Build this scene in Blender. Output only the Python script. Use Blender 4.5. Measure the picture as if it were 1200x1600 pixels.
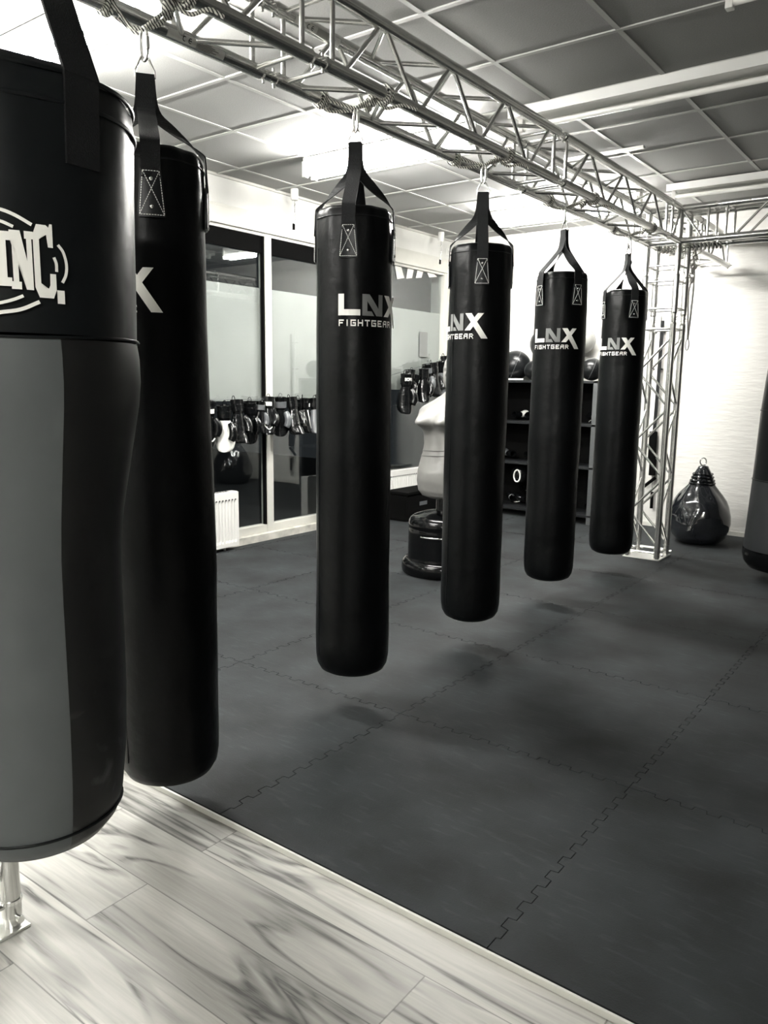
import bpy, bmesh, math, random
from mathutils import Vector, Matrix
PI = math.pi
rnd = random.Random(7)
S = bpy.context.scene
for o in list(bpy.data.objects): bpy.data.objects.remove(o)
C = S.collection

# ------------------------------------------------------------------ camera
F_PX, PITCH, ROLL, AZ, CAM_H = 1218.57, .163864, .0135143, .644121, 1.45
fw = Vector((-math.sin(AZ)*math.cos(PITCH), math.cos(AZ)*math.cos(PITCH), -math.sin(PITCH)))
rt = Vector((math.cos(AZ), math.sin(AZ), 0)); up = rt.cross(fw)
r2 = rt*math.cos(ROLL) + up*math.sin(ROLL); u2 = -rt*math.sin(ROLL) + up*math.cos(ROLL)
cd = bpy.data.cameras.new('camera'); cam = bpy.data.objects.new('camera', cd); C.objects.link(cam)
M = Matrix((r2, u2, -fw)).transposed().to_4x4(); M.translation = Vector((0, 0, CAM_H)); cam.matrix_world = M
cd.sensor_fit = 'VERTICAL'; cd.sensor_height = 32; cd.lens = F_PX/1600*32; cd.clip_start = .05
S.camera = cam
# ------------------------------------------------------------------ light and exposure
S.view_settings.view_transform = 'Standard'; S.view_settings.look = 'None'
S.view_settings.exposure = 1.1; S.view_settings.gamma = 1; S.view_settings.use_curve_mapping = False
W = bpy.data.worlds.new('night'); S.world = W; W.use_nodes = True
W.node_tree.nodes['Background'].inputs[0].default_value = (.5, .56, .6, 1)
W.node_tree.nodes['Background'].inputs[1].default_value = .02
TUBE_POWER = 150.0

# ------------------------------------------------------------------ materials
def mat(name, col, rough=.5, metal=0, spec=.5, noise=None, bump=None, emit=None, coat=0):
    """noise=(scale, amount 0..1, detail) tone variation; bump=(scale, strength, detail)"""
    m = bpy.data.materials.new(name); m.use_nodes = True
    nt = m.node_tree; b = nt.nodes['Principled BSDF']
    b.inputs['Base Color'].default_value = (*col, 1); b.inputs['Roughness'].default_value = rough
    b.inputs['Metallic'].default_value = metal; b.inputs['Specular IOR Level'].default_value = spec
    b.inputs['Coat Weight'].default_value = coat; b.inputs['Coat Roughness'].default_value = .12
    tc = nt.nodes.new('ShaderNodeTexCoord')
    if noise:
        n = nt.nodes.new('ShaderNodeTexNoise'); n.inputs['Scale'].default_value = noise[0]
        n.inputs['Detail'].default_value = noise[2] if len(noise) > 2 else 4
        nt.links.new(tc.outputs['Object'], n.inputs['Vector'])
        r = nt.nodes.new('ShaderNodeMapRange'); r.inputs[1].default_value = .3; r.inputs[2].default_value = .7
        r.inputs[3].default_value = 1-noise[1]; r.inputs[4].default_value = 1+noise[1]
        mx = nt.nodes.new('ShaderNodeVectorMath'); mx.operation = 'SCALE'; mx.inputs[0].default_value = col
        nt.links.new(n.outputs[0], r.inputs[0]); nt.links.new(r.outputs[0], mx.inputs['Scale'])
        nt.links.new(mx.outputs[0], b.inputs['Base Color'])
    if bump:
        n2 = nt.nodes.new('ShaderNodeTexNoise'); n2.inputs['Scale'].default_value = bump[0]
        n2.inputs['Detail'].default_value = bump[2] if len(bump) > 2 else 3
        nt.links.new(tc.outputs['Object'], n2.inputs['Vector'])
        bp = nt.nodes.new('ShaderNodeBump'); bp.inputs['Strength'].default_value = bump[1]
        bp.inputs['Distance'].default_value = bump[3] if len(bump) > 3 else .01
        nt.links.new(n2.outputs[0], bp.inputs['Height']); nt.links.new(bp.outputs[0], b.inputs['Normal'])
    if emit:
        b.inputs['Emission Color'].default_value = (*emit[0], 1); b.inputs['Emission Strength'].default_value = emit[1]
    return m

WARM = (1, .985, .94)
M_wall = mat('white_plaster', (.57, .563, .536), .8, bump=(1, .32, 5, .02))
# horizontal trowel ripples on the plaster
nt = M_wall.node_tree; mp = nt.nodes.new('ShaderNodeMapping'); mp.inputs['Scale'].default_value = (5, 5, 26)
n = [x for x in nt.nodes if x.type == 'TEX_NOISE'][0]; tcn = [x for x in nt.nodes if x.type == 'TEX_COORD'][0]
nt.links.new(tcn.outputs['Object'], mp.inputs['Vector']); nt.links.new(mp.outputs[0], n.inputs['Vector'])
M_wallpaint = mat('white_wall_paint', (.60, .597, .57), .7, noise=(1.6, .07), bump=(30, .1))
M_dimwall = mat('grey_wall_paint', (.12, .12, .12), .8)
M_ceil = mat('mineral_tile', (.27, .27, .262), .9, noise=(160, .1, 3), bump=(120, .25, 3, .004))
M_grid = mat('painted_grid_bar', (.36, .36, .345), .5)
M_frame = mat('cream_frame_paint', (.50, .495, .455), .45, noise=(3, .1))
M_kerb = mat('worn_kerb_wood', (.42, .41, .37), .6, noise=(9, .3))
M_lamp = mat('white_lamp_enamel', (.6, .6, .575), .35)
M_lit = mat('lit_fluorescent_tube', (1, 1, 1), .5, emit=(WARM, TUBE_POWER))
M_tube = mat('unlit_fluorescent_tube', (.86, .86, .82), .25)
M_alu = mat('brushed_aluminium', (.66, .66, .64), .24, metal=.95, noise=(9, .08))
M_alu2 = mat('bright_aluminium', (.78, .78, .75), .3, metal=.85)
M_chrome = mat('zinc_steel', (.8, .8, .78), .18, metal=1)
M_leather = mat('black_leather', (.0016, .0019, .0021), .36, spec=.13, noise=(5, .5, 5), bump=(7, .35, 4, .02))
M_leather_g = mat('soft_black_leather', (.0045, .0055, .006), .36, spec=.2, bump=(5, .25, 3, .02))
M_strap = mat('black_webbing', (.006, .0065, .007), .75, spec=.2, bump=(300, .3))
M_print = mat('white_print', (.86, .85, .80), .5, spec=.3)
M_printg = mat('grey_print', (.17, .175, .17), .5, spec=.3)
M_stitch = mat('white_stitching', (.8, .8, .76), .6)
M_greyv = mat('grey_vinyl', (.074, .081, .082), .55, spec=.25, noise=(3, .12), bump=(5, .2, 3, .02))
M_scuff = mat('scuffed_black_vinyl', (.006, .007, .008), .45, spec=.35)
M_skin = mat('grey_rubber_skin', (.165, .163, .155), .5, noise=(6, .05))
M_gloss = mat('gloss_black_plastic', (.002, .0022, .0025), .16, spec=.25)
M_rack = mat('dark_painted_steel', (.009, .010, .011), .4, spec=.3)
M_rackedge = mat('grey_painted_steel', (.06, .064, .066), .4)
M_rad = mat('white_radiator_enamel', (.66, .655, .63), .4)
M_shadowgap = mat('dark_slot', (.02, .02, .02), .8)
M_glove = mat('glossy_black_glove', (.003, .0033, .0036), .17, spec=.4, bump=(14, .3, 3, .02))
M_glovew = mat('white_glove_vinyl', (.8, .8, .76), .35)
M_gloveg = mat('grey_glove_vinyl', (.09, .095, .1), .3)
M_aqua = mat('wet_look_vinyl', (.008, .009, .011), .07, spec=.8, coat=.6)
M_mattblack = mat('matt_black', (.002, .002, .002), .9, spec=.05)
M_film = mat('frosted_film', (.37, .366, .345), .5, noise=(2.2, .05))
M_film_b = mat('vinyl_letter_film', (.62, .61, .58), .6)
M_ball = mat('black_rubber_ball', (.005, .0055, .006), .3, spec=.3)
M_ballg = mat('grey_rubber_ball', (.2, .2, .19), .4)
M_ground = mat('night_asphalt', (.03, .03, .03), .9)

def rope_mat():
    m = mat('flecked_rope', (.5, .5, .47), .7); nt = m.node_tree; b = nt.nodes['Principled BSDF']
    tc = nt.nodes.new('ShaderNodeTexCoord'); w = nt.nodes.new('ShaderNodeTexWave'); w.inputs['Scale'].default_value = 45
    w.bands_direction = 'DIAGONAL'; w.inputs['Distortion'].default_value = 3
    r = nt.nodes.new('ShaderNodeValToRGB'); r.color_ramp.interpolation = 'CONSTANT'
    r.color_ramp.elements[0].color = (.02, .02, .02, 1); r.color_ramp.elements[1].position = .42; r.color_ramp.elements[1].color = (.66, .65, .6, 1)
    nt.links.new(tc.outputs['Object'], w.inputs['Vector']); nt.links.new(w.outputs[0], r.inputs[0]); nt.links.new(r.outputs[0], b.inputs['Base Color'])
    return m
M_rope = rope_mat()

def glass_mat():
    m = bpy.data.materials.new('window_glass'); m.use_nodes = True; nt = m.node_tree; nt.nodes.clear()
    out = nt.nodes.new('ShaderNodeOutputMaterial'); mix = nt.nodes.new('ShaderNodeMixShader')
    tr = nt.nodes.new('ShaderNodeBsdfTransparent'); tr.inputs[0].default_value = (.9, .92, .92, 1)
    gl = nt.nodes.new('ShaderNodeBsdfGlossy'); gl.inputs['Roughness'].default_value = .006; gl.inputs[0].default_value = (.95, .97, .97, 1)
    lw = nt.nodes.new('ShaderNodeLayerWeight'); lw.inputs['Blend'].default_value = .5     # symmetric facing term
    pw = nt.nodes.new('ShaderNodeMath'); pw.operation = 'POWER'; pw.inputs[1].default_value = 5; nt.links.new(lw.outputs['Facing'], pw.inputs[0])
    fr = nt.nodes.new('ShaderNodeMapRange'); fr.inputs[3].default_value = .075; fr.inputs[4].default_value = 1; nt.links.new(pw.outputs[0], fr.inputs[0])
    nt.links.new(fr.outputs[0], mix.inputs[0]); nt.links.new(tr.outputs[0], mix.inputs[1]); nt.links.new(gl.outputs[0], mix.inputs[2])
    nt.links.new(mix.outputs[0], out.inputs[0]); return m
M_glass = glass_mat()

def mat_floor_mat():
    m = mat('slate_foam_mat', (.05, .055, .058), .78, spec=.25)
    nt = m.node_tree; b = nt.nodes['Principled BSDF']
    g = nt.nodes.new('ShaderNodeNewGeometry')
    def noise(scale, det, mp=None):
        n = nt.nodes.new('ShaderNodeTexNoise'); n.inputs['Scale'].default_value = scale; n.inputs['Detail'].default_value = det
        if mp:
            q = nt.nodes.new('ShaderNodeMapping'); q.inputs['Scale'].default_value = mp[0]; q.inputs['Rotation'].default_value = mp[1]
            nt.links.new(g.outputs['Position'], q.inputs['Vector']); nt.links.new(q.outputs[0], n.inputs['Vector'])
        else: nt.links.new(g.outputs['Position'], n.inputs['Vector'])
        return n
    a = noise(3.2, 8); s = noise(5, 9, ((2, 9, 1), (0, 0, .6)))
    r1 = nt.nodes.new('ShaderNodeMapRange'); r1.inputs[1].default_value = .3; r1.inputs[2].default_value = .72; r1.inputs[3].default_value = .45; r1.inputs[4].default_value = 1.9
    r2_ = nt.nodes.new('ShaderNodeMapRange'); r2_.inputs[1].default_value = .56; r2_.inputs[2].default_value = .8; r2_.inputs[3].default_value = 1; r2_.inputs[4].default_value = 1.9
    nt.links.new(a.outputs[0], r1.inputs[0]); nt.links.new(s.outputs[0], r2_.inputs[0])
    mu = nt.nodes.new('ShaderNodeMath'); mu.operation = 'MULTIPLY'; nt.links.new(r1.outputs[0], mu.inputs[0]); nt.links.new(r2_.outputs[0], mu.inputs[1])
    v = nt.nodes.new('ShaderNodeVectorMath'); v.operation = 'SCALE'; v.inputs[0].default_value = (.0108, .0127, .0137)
    nt.links.new(mu.outputs[0], v.inputs['Scale']); nt.links.new(v.outputs[0], b.inputs['Base Color'])
    n = noise(240, 2); n.inputs['Scale'].default_value = 220
    bp = nt.nodes.new('ShaderNodeBump'); bp.inputs['Strength'].default_value = .35; bp.inputs['Distance'].default_value = .003
    nt.links.new(n.outputs[0], bp.inputs['Height']); nt.links.new(bp.outputs[0], b.inputs['Normal'])
    return m
M_mat = mat_floor_mat()

def wood_mat():
    m = mat('pale_oak_planks', (.6, .59, .55), .42, spec=.4); nt = m.node_tree; b = nt.nodes['Principled BSDF']
    L = nt.links.new; N = nt.nodes.new
    g = N('ShaderNodeNewGeometry'); sep = N('ShaderNodeSeparateXYZ'); L(g.outputs['Position'], sep.inputs[0])
    def math_(op, a, b_=None, v=None):
        x = N('ShaderNodeMath'); x.operation = op
        for i, q in enumerate((a, b_)):
            if q is None: continue
            if isinstance(q, (int, float)): x.inputs[i].default_value = q
            else: L(q, x.inputs[i])
        return x.outputs[0]
    yy = math_('DIVIDE', math_('SUBTRACT', sep.outputs[1], .047), .2); row = math_('FLOOR', yy); fy = math_('SUBTRACT', yy, row)
    par = math_('ABSOLUTE', math_('MODULO', row, 2)); par2 = math_('ABSOLUTE', math_('MODULO', row, 3))
    xx = math_('DIVIDE', math_('ADD', math_('ADD', sep.outputs[0], math_('MULTIPLY', par, -.41)), 2.19), 1.25)
    cx = math_('FLOOR', xx); fx = math_('SUBTRACT', xx, cx)
    wn = N('ShaderNodeTexWhiteNoise'); wn.noise_dimensions = '2D'; cb = N('ShaderNodeCombineXYZ'); L(cx, cb.inputs[0]); L(row, cb.inputs[1]); L(cb.outputs[0], wn.inputs['Vector'])
    # grain stretched along X, offset per plank
    cv = N('ShaderNodeCombineXYZ'); L(math_('MULTIPLY', sep.outputs[0], 1.0), cv.inputs[0]); L(math_('MULTIPLY', sep.outputs[1], 7.0), cv.inputs[1]); L(math_('MULTIPLY', wn.outputs[0], 37.0), cv.inputs[2])
    n1 = N('ShaderNodeTexNoise'); n1.inputs['Scale'].default_value = 1.15; n1.inputs['Detail'].default_value = 3; n1.inputs['Roughness'].default_value = .45; n1.inputs['Distortion'].default_value = .9; L(cv.outputs[0], n1.inputs['Vector'])
    cv2 = N('ShaderNodeCombineXYZ'); L(sep.outputs[0], cv2.inputs[0]); L(math_('MULTIPLY', sep.outputs[1], 22.0), cv2.inputs[1]); L(math_('MULTIPLY', wn.outputs[0], 11.0), cv2.inputs[2])
    n2 = N('ShaderNodeTexNoise'); n2.inputs['Scale'].default_value = 3.2; n2.inputs['Detail'].default_value = 7; n2.inputs['Roughness'].default_value = .65; n2.inputs['Distortion'].default_value = .4; L(cv2.outputs[0], n2.inputs['Vector'])
    cv3 = N('ShaderNodeCombineXYZ'); L(sep.outputs[0], cv3.inputs[0]); L(math_('MULTIPLY', sep.outputs[1], 5.0), cv3.inputs[1]); L(math_('MULTIPLY', wn.outputs[0], 71.0), cv3.inputs[2])
    n3 = N('ShaderNodeTexNoise'); n3.inputs['Scale'].default_value = 1.4; n3.inputs['Detail'].default_value = 2; L(cv3.outputs[0], n3.inputs['Vector'])
    def rng(src, a_, b_, c_, d_):
        q = N('ShaderNodeMapRange'); L(src, q.inputs[0])
        for ii, vv in enumerate((a_, b_, c_, d_)): q.inputs[ii+1].default_value = vv
        return q
    # dark heart streaks, only where the slow noise lets them show
    gate = rng(n3.outputs[0], .38, .54, .1, 1).outputs[0]
    band = math_('ABSOLUTE', math_('SUBTRACT', n1.outputs[0], .5)); st_ = rng(band, 0, .06, 1, 0).outputs[0]
    fib = rng(n2.outputs[0], .38, .6, .35, 1).outputs[0]
    amt = math_('MULTIPLY', math_('MULTIPLY', st_, gate), fib)
    r = rng(amt, 0, .8, 1, .2)
    rb = rng(n1.outputs[0], .3, .7, 1.06, .84)
    rw = rng(n3.outputs[0], .3, .7, 1.1, .86)
    rf = rng(n2.outputs[0], .3, .7, .82, 1.14)
    rp = rng(wn.outputs[0], 0, 1, .84, 1.06)
    # seams
    ey = math_('MINIMUM', fy, math_('SUBTRACT', 1, fy)); ex = math_('MINIMUM', fx, math_('SUBTRACT', 1, fx))
    sy = math_('GREATER_THAN', ey, .009); sx = math_('GREATER_THAN', ex, .0016); seam = math_('ADD', math_('MULTIPLY', math_('MULTIPLY', sx, sy), .5), .5)
    k = seam
    for q in (r.outputs[0], rb.outputs[0], rw.outputs[0], rf.outputs[0], rp.outputs[0]): k = math_('MULTIPLY', k, q)
    v = N('ShaderNodeVectorMath'); v.operation = 'SCALE'; v.inputs[0].default_value = (.47, .462, .43); L(k, v.inputs['Scale']); L(v.outputs[0], b.inputs['Base Color'])
    return m
M_wood = wood_mat()

def scuffs(m, zlo, zhi):   # pale scrape marks low on a bag
    nt = m.node_tree; b = nt.nodes['Principled BSDF']; L = nt.links.new; N = nt.nodes.new
    g = N('ShaderNodeNewGeometry'); sp = N('ShaderNodeSeparateXYZ'); L(g.outputs['Position'], sp.inputs[0])
    n = N('ShaderNodeTexNoise'); n.inputs['Scale'].default_value = 9; n.inputs['Detail'].default_value = 9; n.inputs['Distortion'].default_value = 2; L(g.outputs['Position'], n.inputs['Vector'])
    r = N('ShaderNodeMapRange'); L(n.outputs[0], r.inputs[0]); r.inputs[1].default_value = .56; r.inputs[2].default_value = .8; r.inputs[4].default_value = .07
    z = N('ShaderNodeMapRange'); L(sp.outputs[2], z.inputs[0]); z.inputs[1].default_value = zlo; z.inputs[2].default_value = zhi; z.inputs[3].default_value = 1; z.inputs[4].default_value = 0
    mu = N('ShaderNodeMath'); mu.operation = 'MULTIPLY'; L(r.outputs[0], mu.inputs[0]); L(z.outputs[0], mu.inputs[1])
    ad = N('ShaderNodeMath'); ad.operation = 'ADD'; ad.inputs[1].default_value = .006; L(mu.outputs[0], ad.inputs[0])
    cb = N('ShaderNodeCombineColor')
    for i in range(3): L(ad.outputs[0], cb.inputs[i])
    L(cb.outputs[0], b.inputs['Base Color'])
scuffs(M_scuff, .62, 1.0)

# ------------------------------------------------------------------ helpers
WL = {}                                           # world location of each parent
def wloc(o):
    v = Vector((0, 0, 0))
    while o is not None: v += Vector(o.location); o = o.parent
    return v
def tag(o, label=None, cat=None, group=None, kind=None):
    if label: o['label'] = label
    if cat: o['category'] = cat
    if group: o['group'] = group
    if kind: o['kind'] = kind
    return o
def thing(name, loc, label, cat, group=None, rz=0):
    o = bpy.data.objects.new(name, None); o.empty_display_size = .05; C.objects.link(o); o.location = loc; o.rotation_euler = (0, 0, rz)
    return tag(o, label, cat, group)
def obj(name, bm, m, parent=None, smooth=None, local=False, origin=None, label=None, recalc=True):
    """bm is in world coordinates unless local; the mesh is moved to its parent's frame"""
    off = Vector((0, 0, 0))
    if parent is not None and not local: off = wloc(parent)
    if origin is not None: off = Vector(origin)
    if off.length: bmesh.ops.translate(bm, verts=bm.verts, vec=-off)
    if recalc: bmesh.ops.recalc_face_normals(bm, faces=bm.faces)
    me = bpy.data.meshes.new(name); bm.to_mesh(me); bm.free()
    for x in (m if isinstance(m, (list, tuple)) else [m]): me.materials.append(x)
    o = bpy.data.objects.new(name, me); C.objects.link(o)
    if parent is not None: o.parent = parent
    elif origin is not None: o.location = origin
    if smooth is not None:
        me.polygons.foreach_set('use_smooth', [True]*len(me.polygons))
        if smooth < 179: me.set_sharp_from_angle(angle=math.radians(smooth))
    if label: o['label'] = label
    return o
def B(): return bmesh.new()
def box(bm, lo, hi, bevel=0):
    v = [bm.verts.new((x, y, z)) for x in (lo[0], hi[0]) for y in (lo[1], hi[1]) for z in (lo[2], hi[2])]
    fs = [bm.faces.new([v[i] for i in f]) for f in ((0, 1, 3, 2), (4, 6, 7, 5), (0, 4, 5, 1), (2, 3, 7, 6), (0, 2, 6, 4), (1, 5, 7, 3))]
    if bevel:
        es = {e for f in fs for e in f.edges}
        bmesh.ops.bevel(bm, geom=list(es), offset=bevel, segments=2, affect='EDGES', profile=.7)
    return bm
def frame_of(d):
    d = d.normalized(); a = Vector((0, 0, 1)) if abs(d.z) < .9 else Vector((1, 0, 0))
    x = d.cross(a).normalized(); return x, d.cross(x).normalized()
def tube(bm, p0, p1, r, n=12, r1=None, cap=True):
    p0, p1 = Vector(p0), Vector(p1); x, y = frame_of(p1-p0); r1 = r if r1 is None else r1
    A = [bm.verts.new(p0 + (x*math.cos(2*PI*i/n) + y*math.sin(2*PI*i/n))*r) for i in range(n)]
    D = [bm.verts.new(p1 + (x*math.cos(2*PI*i/n) + y*math.sin(2*PI*i/n))*r1) for i in range(n)]
    for i in range(n): bm.faces.new((A[i], A[(i+1) % n], D[(i+1) % n], D[i]))
    if cap: bm.faces.new(A[::-1]); bm.faces.new(D)
    return bm
def path(bm, pts, r, n=8, closed=False, cap=True):
    pts = [Vector(p) for p in pts]; N_ = len(pts); rings = []; px = None
    for i, p in enumerate(pts):
        if closed: d = pts[(i+1) % N_]-pts[i-1]
        else: d = pts[min(i+1, N_-1)]-pts[max(i-1, 0)]
        if d.length < 1e-9: d = Vector((0, 0, 1))
        d.normalize()
        if px is None: x, y = frame_of(d)
        else:
            x = px - d*px.dot(d)
            if x.length < 1e-6: x, y = frame_of(d)
            x.normalize(); y = d.cross(x)
        px = x; rr = r[i] if isinstance(r, (list, tuple)) else r
        rings.append([bm.verts.new(p + (x*math.cos(2*PI*k/n) + y*math.sin(2*PI*k/n))*rr) for k in range(n)])
    for i in range(N_ if closed else N_-1):
        a, b = rings[i], rings[(i+1) % N_]
        for k in range(n): bm.faces.new((a[k], a[(k+1) % n], b[(k+1) % n], b[k]))
    if not closed and cap: bm.faces.new(rings[0][::-1]); bm.faces.new(rings[-1])
    return bm
def catmull(pts, k=6):
    P = [Vector(p) for p in pts]; P = [P[0]*2-P[1]] + P + [P[-1]*2-P[-2]]; out = []
    for i in range(1, len(P)-2):
        for j in range(k):
            t = j/k; out.append(.5*((2*P[i]) + (P[i+1]-P[i-1])*t + (2*P[i-1]-5*P[i]+4*P[i+1]-P[i+2])*t*t + (3*P[i]-P[i-1]-3*P[i+1]+P[i+2])*t**3))
    out.append(P[-2]); return out
def lathe(bm, prof, c, n=48, fn=None, a0=0):
    """prof: (r, z) list; fn(r, ang, z) -> r"""
    rings = []
    for r, z in prof:
        if r < 1e-5: rings.append([bm.verts.new((c[0], c[1], z))])
        else:
            ring = []
            for i in range(n):
                a = a0+2*PI*i/n; rr = fn(r, a, z) if fn else r
                ring.append(bm.verts.new((c[0]+rr*math.cos(a), c[1]+rr*math.sin(a), z)))
            rings.append(ring)
    for A, D in zip(rings, rings[1:]):
        if len(A) == 1 and len(D) == 1: continue
        for i in range(n):
            j = (i+1) % n
            if len(A) == 1: bm.faces.new((A[0], D[j], D[i]))
            elif len(D) == 1: bm.faces.new((A[i], A[j], D[0]))
            else: bm.faces.new((A[i], A[j], D[j], D[i]))
    return bm
def resample(ctrl, step=.03):
    """smooth a (r,z) control list"""
    out = []; P = [Vector((r, z, 0)) for r, z in ctrl]
    for i in range(len(P)-1):
        k = max(1, int((P[i+1]-P[i]).length/step))
        for j in range(k): q = P[i].lerp(P[i+1], j/k); out.append((q.x, q.y))
    out.append((P[-1].x, P[-1].y)); return out
def blob(bm, c, r, M_=None, u=20, v=14, fn=None):
    vs = bmesh.ops.create_uvsphere(bm, u_segments=u, v_segments=v, radius=1)['verts']
    for q in vs:
        p = Vector((q.co.x*r[0], q.co.y*r[1], q.co.z*r[2]))
        if fn: p = fn(p, q.co)
        q.co = (M_ @ p if M_ is not None else p) + Vector(c)
    return vs
def ribbon(bm, pts, wid, th):
    """pts: (point, width_dir, normal) -> strap of rectangular section"""
    prev = None
    if len(pts) > 3:
        cs = [catmull([tuple(Vector(q[k])) for q in pts], 5) for k in range(3)]; pts = list(zip(*cs))
    for p, w, nrm in pts:
        p, w, nrm = Vector(p), Vector(w).normalized(), Vector(nrm).normalized()
        q = [bm.verts.new(p+w*wid/2*a+nrm*th/2*b) for a, b in ((-1, -1), (1, -1), (1, 1), (-1, 1))]
        if prev:
            for k in range(4): bm.faces.new((prev[k], prev[(k+1) % 4], q[(k+1) % 4], q[k]))
        else: bm.faces.new(q[::-1])
        prev = q
    bm.faces.new(prev)
    return bm
def wrap_polys(polys, c, R, ang0, z0, step=.008, th=.0012, tilt=None):
    """polys in (u, v) metres, wrapped round a vertical cylinder of radius R; angle rises with u"""
    bm = B()
    for P in polys:
        t = bmesh.new(); vs = [t.verts.new((u, v, 0)) for u, v in P]; f = t.faces.new(vs)
        bmesh.ops.triangulate(t, faces=t.faces)
        lo = min(p[0] for p in P); hi = max(p[0] for p in P); x = lo+step
        while x < hi:
            bmesh.ops.bisect_plane(t, geom=t.verts[:]+t.edges[:]+t.faces[:], plane_co=(x, 0, 0), plane_no=(1, 0, 0)); x += step
        mp = {}
        for v in t.verts:
            a = ang0+v.co.x/R; rr = R(v.co.y+z0) if callable(R) else R
            mp[v] = bm.verts.new((c[0]+(rr+th)*math.cos(a), c[1]+(rr+th)*math.sin(a), z0+v.co.y))
        for f in t.faces:
            try: bm.faces.new([mp[v] for v in f.verts])
            except ValueError: pass
        t.free()
    bmesh.ops.recalc_face_normals(bm, faces=bm.faces)
    # make normals point outward
    for f in bm.faces:
        cc = f.calc_center_median()
        if f.normal.dot(Vector((cc.x-c[0], cc.y-c[1], 0))) < 0: f.normal_flip()
    return bm
def copy_tree(o, parent=None):
    c = o.copy(); C.objects.link(c); c.parent = parent
    for ch in list(o.children): copy_tree(ch, c)
    return c

# ================================================================== THE SETTING
XW, YB, ZC = -5.10, 8.08, 3.10                    # window wall, back wall, ceiling
XR, YF = 3.4, -3.0
def struct(name, bm, m, **k): return tag(obj(name, bm, m, **k), kind='structure')
struct('floor', box(B(), (XW-.25, YF, -.06), (XR, YB+.1, 0)), M_wood)
struct('ceiling', box(B(), (XW-.3, YF-.1, ZC), (XR+.1, YB+.1, ZC+.1)), M_ceil)
struct('wall_back', box(B(), (XW-.3, YB, 0), (XR+.1, YB+.15, ZC)), M_wall)
struct('wall_right', box(B(), (XR, YF-.1, 0), (XR+.12, YB, ZC)), M_dimwall)
struct('wall_front', box(B(), (XW-.3, YF-.12, 0), (XR, YF, ZC)), M_wallpaint)
b = box(B(), (XW-.25, YF, 2.84), (XW, YB, ZC)); box(b, (XW-.25, YF, 0), (XW, .75, 2.84)); box(b, (XW-.25, 8.0, 0), (XW, YB, 2.84))
struct('wall_left', b, M_wallpaint)
b = box(B(), (XW-.1, .75, 2.715), (XW+.035, 7.98, 2.842), .004); box(b, (XW-.02, .75, 2.842), (XW+.022, 7.98, 2.872), .003)
struct('trim_1', b, M_frame)                      # casing above the windows
struct('baseboard_left', box(B(), (XW-.1, .75, 0), (XW+.06, 8.0, .085), .004), M_kerb)
struct('baseboard_back', box(B(), (XW, YB-.014, 0), (XR, YB, .06), .003), M_frame)
b = B()                                            # ceiling grid
PT = .66
x = -1.53-PT*5
while x < XR: box(b, (x-.013, YF, ZC-.006), (x+.013, YB, ZC)); x += PT
y = 3.82-PT*10
while y < YB:
    box(b, (XW, y-.013, ZC-.007), (XR, y+.013, ZC)); y += PT
struct('trim_2', b, M_grid)
struct('trim_3', box(B(), (XW, YF, ZC-.02), (XW+.02, YB, ZC)), M_frame)

# windows: a frame with its pane and film, one per bay
bays = [(.75, 2.17), (2.17, 3.60), (3.60, 5.045), (5.045, 6.48), (6.48, 7.93)]
for i, (y0, y1) in enumerate(bays):
    b = box(B(), (XW-.07, y1-.045, .085), (XW+.012, y1+.035, 2.715), .004)
    box(b, (XW-.07, y0+.035, .085), (XW+.006, y1-.045, .155), .004)
    box(b, (XW-.07, y0+.035, 2.69), (XW+.006, y1-.045, 2.715))
    if i == 0: box(b, (XW-.07, y0, .085), (XW+.012, y0+.035, 2.715))
    w = struct('window_%d' % (i+1), b, M_frame)
    g = box(B(), (XW-.040, y0+.035, .155), (XW-.034, y1-.045, 2.69)); obj('glass_pane', g, M_glass, w)
    zf = 1.28 if i < 4 else 1.38
    f = box(B(), (XW-.050, y0+.035, zf), (XW-.046, y1-.045, 2.258)); obj('frosted_film', f, M_film, w)
    if i < 4:
        s = box(B(), (XW-.030, y0+.035, 2.55), (XW-.012, y1-.045, 2.705)); obj('black_blind', s, M_mattblack, w)
    if i == 2: obj('seal', box(B(), (XW-.03, y1-.063, .155), (XW+.004, y1-.046, 2.69)), M_mattblack, w)
    if i == 4:
        for q in ([(6.96, 2.70), (7.075, 2.70), (7.14, 2.58), (7.01, 2.555)], [(7.205, 2.70), (7.32, 2.70), (7.285, 2.595), (7.175, 2.577)],
                  [(7.39, 2.70), (7.505, 2.70), (7.47, 2.62), (7.358, 2.604)], [(7.57, 2.70), (7.70, 2.70), (7.785, 2.665), (7.625, 2.64)]):
            bb = B(); fr_ = [bb.verts.new((XW-.028, yy, zz)) for yy, zz in q]; bk = [bb.verts.new((XW-.031, yy, zz)) for yy, zz in q]
            bb.faces.new(fr_); bb.faces.new(bk[::-1])
            for k in range(4): bb.faces.new((fr_[k], fr_[(k+1) % 4], bk[(k+1) % 4], bk[k]))
            obj('vinyl_lettering', bb, M_film_b, w)
        obj('sun_sticker', box(B(), (XW-.033, 7.46, 1.75), (XW-.030, 7.62, 2.03)), M_printg, w)
struct('trim_4', box(B(), (XW, 7.965, .085), (XW+.05, 8.05, 2.84), .006), M_frame)
b = B()
for yy in (7.99, 8.03): tube(b, (XW+.07, yy, .05), (XW+.07, yy, 2.80), .011)
tag(obj('heating_pipe', b, M_rad), 'pair of thin white heating pipes rising in the window corner', 'pipe')
tag(obj('ground', box(B(), (-14, -4, -.2), (XW-.26, 12, -.1)), M_ground), 'dark night ground outside beyond the windows', 'ground', kind='structure')

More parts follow.
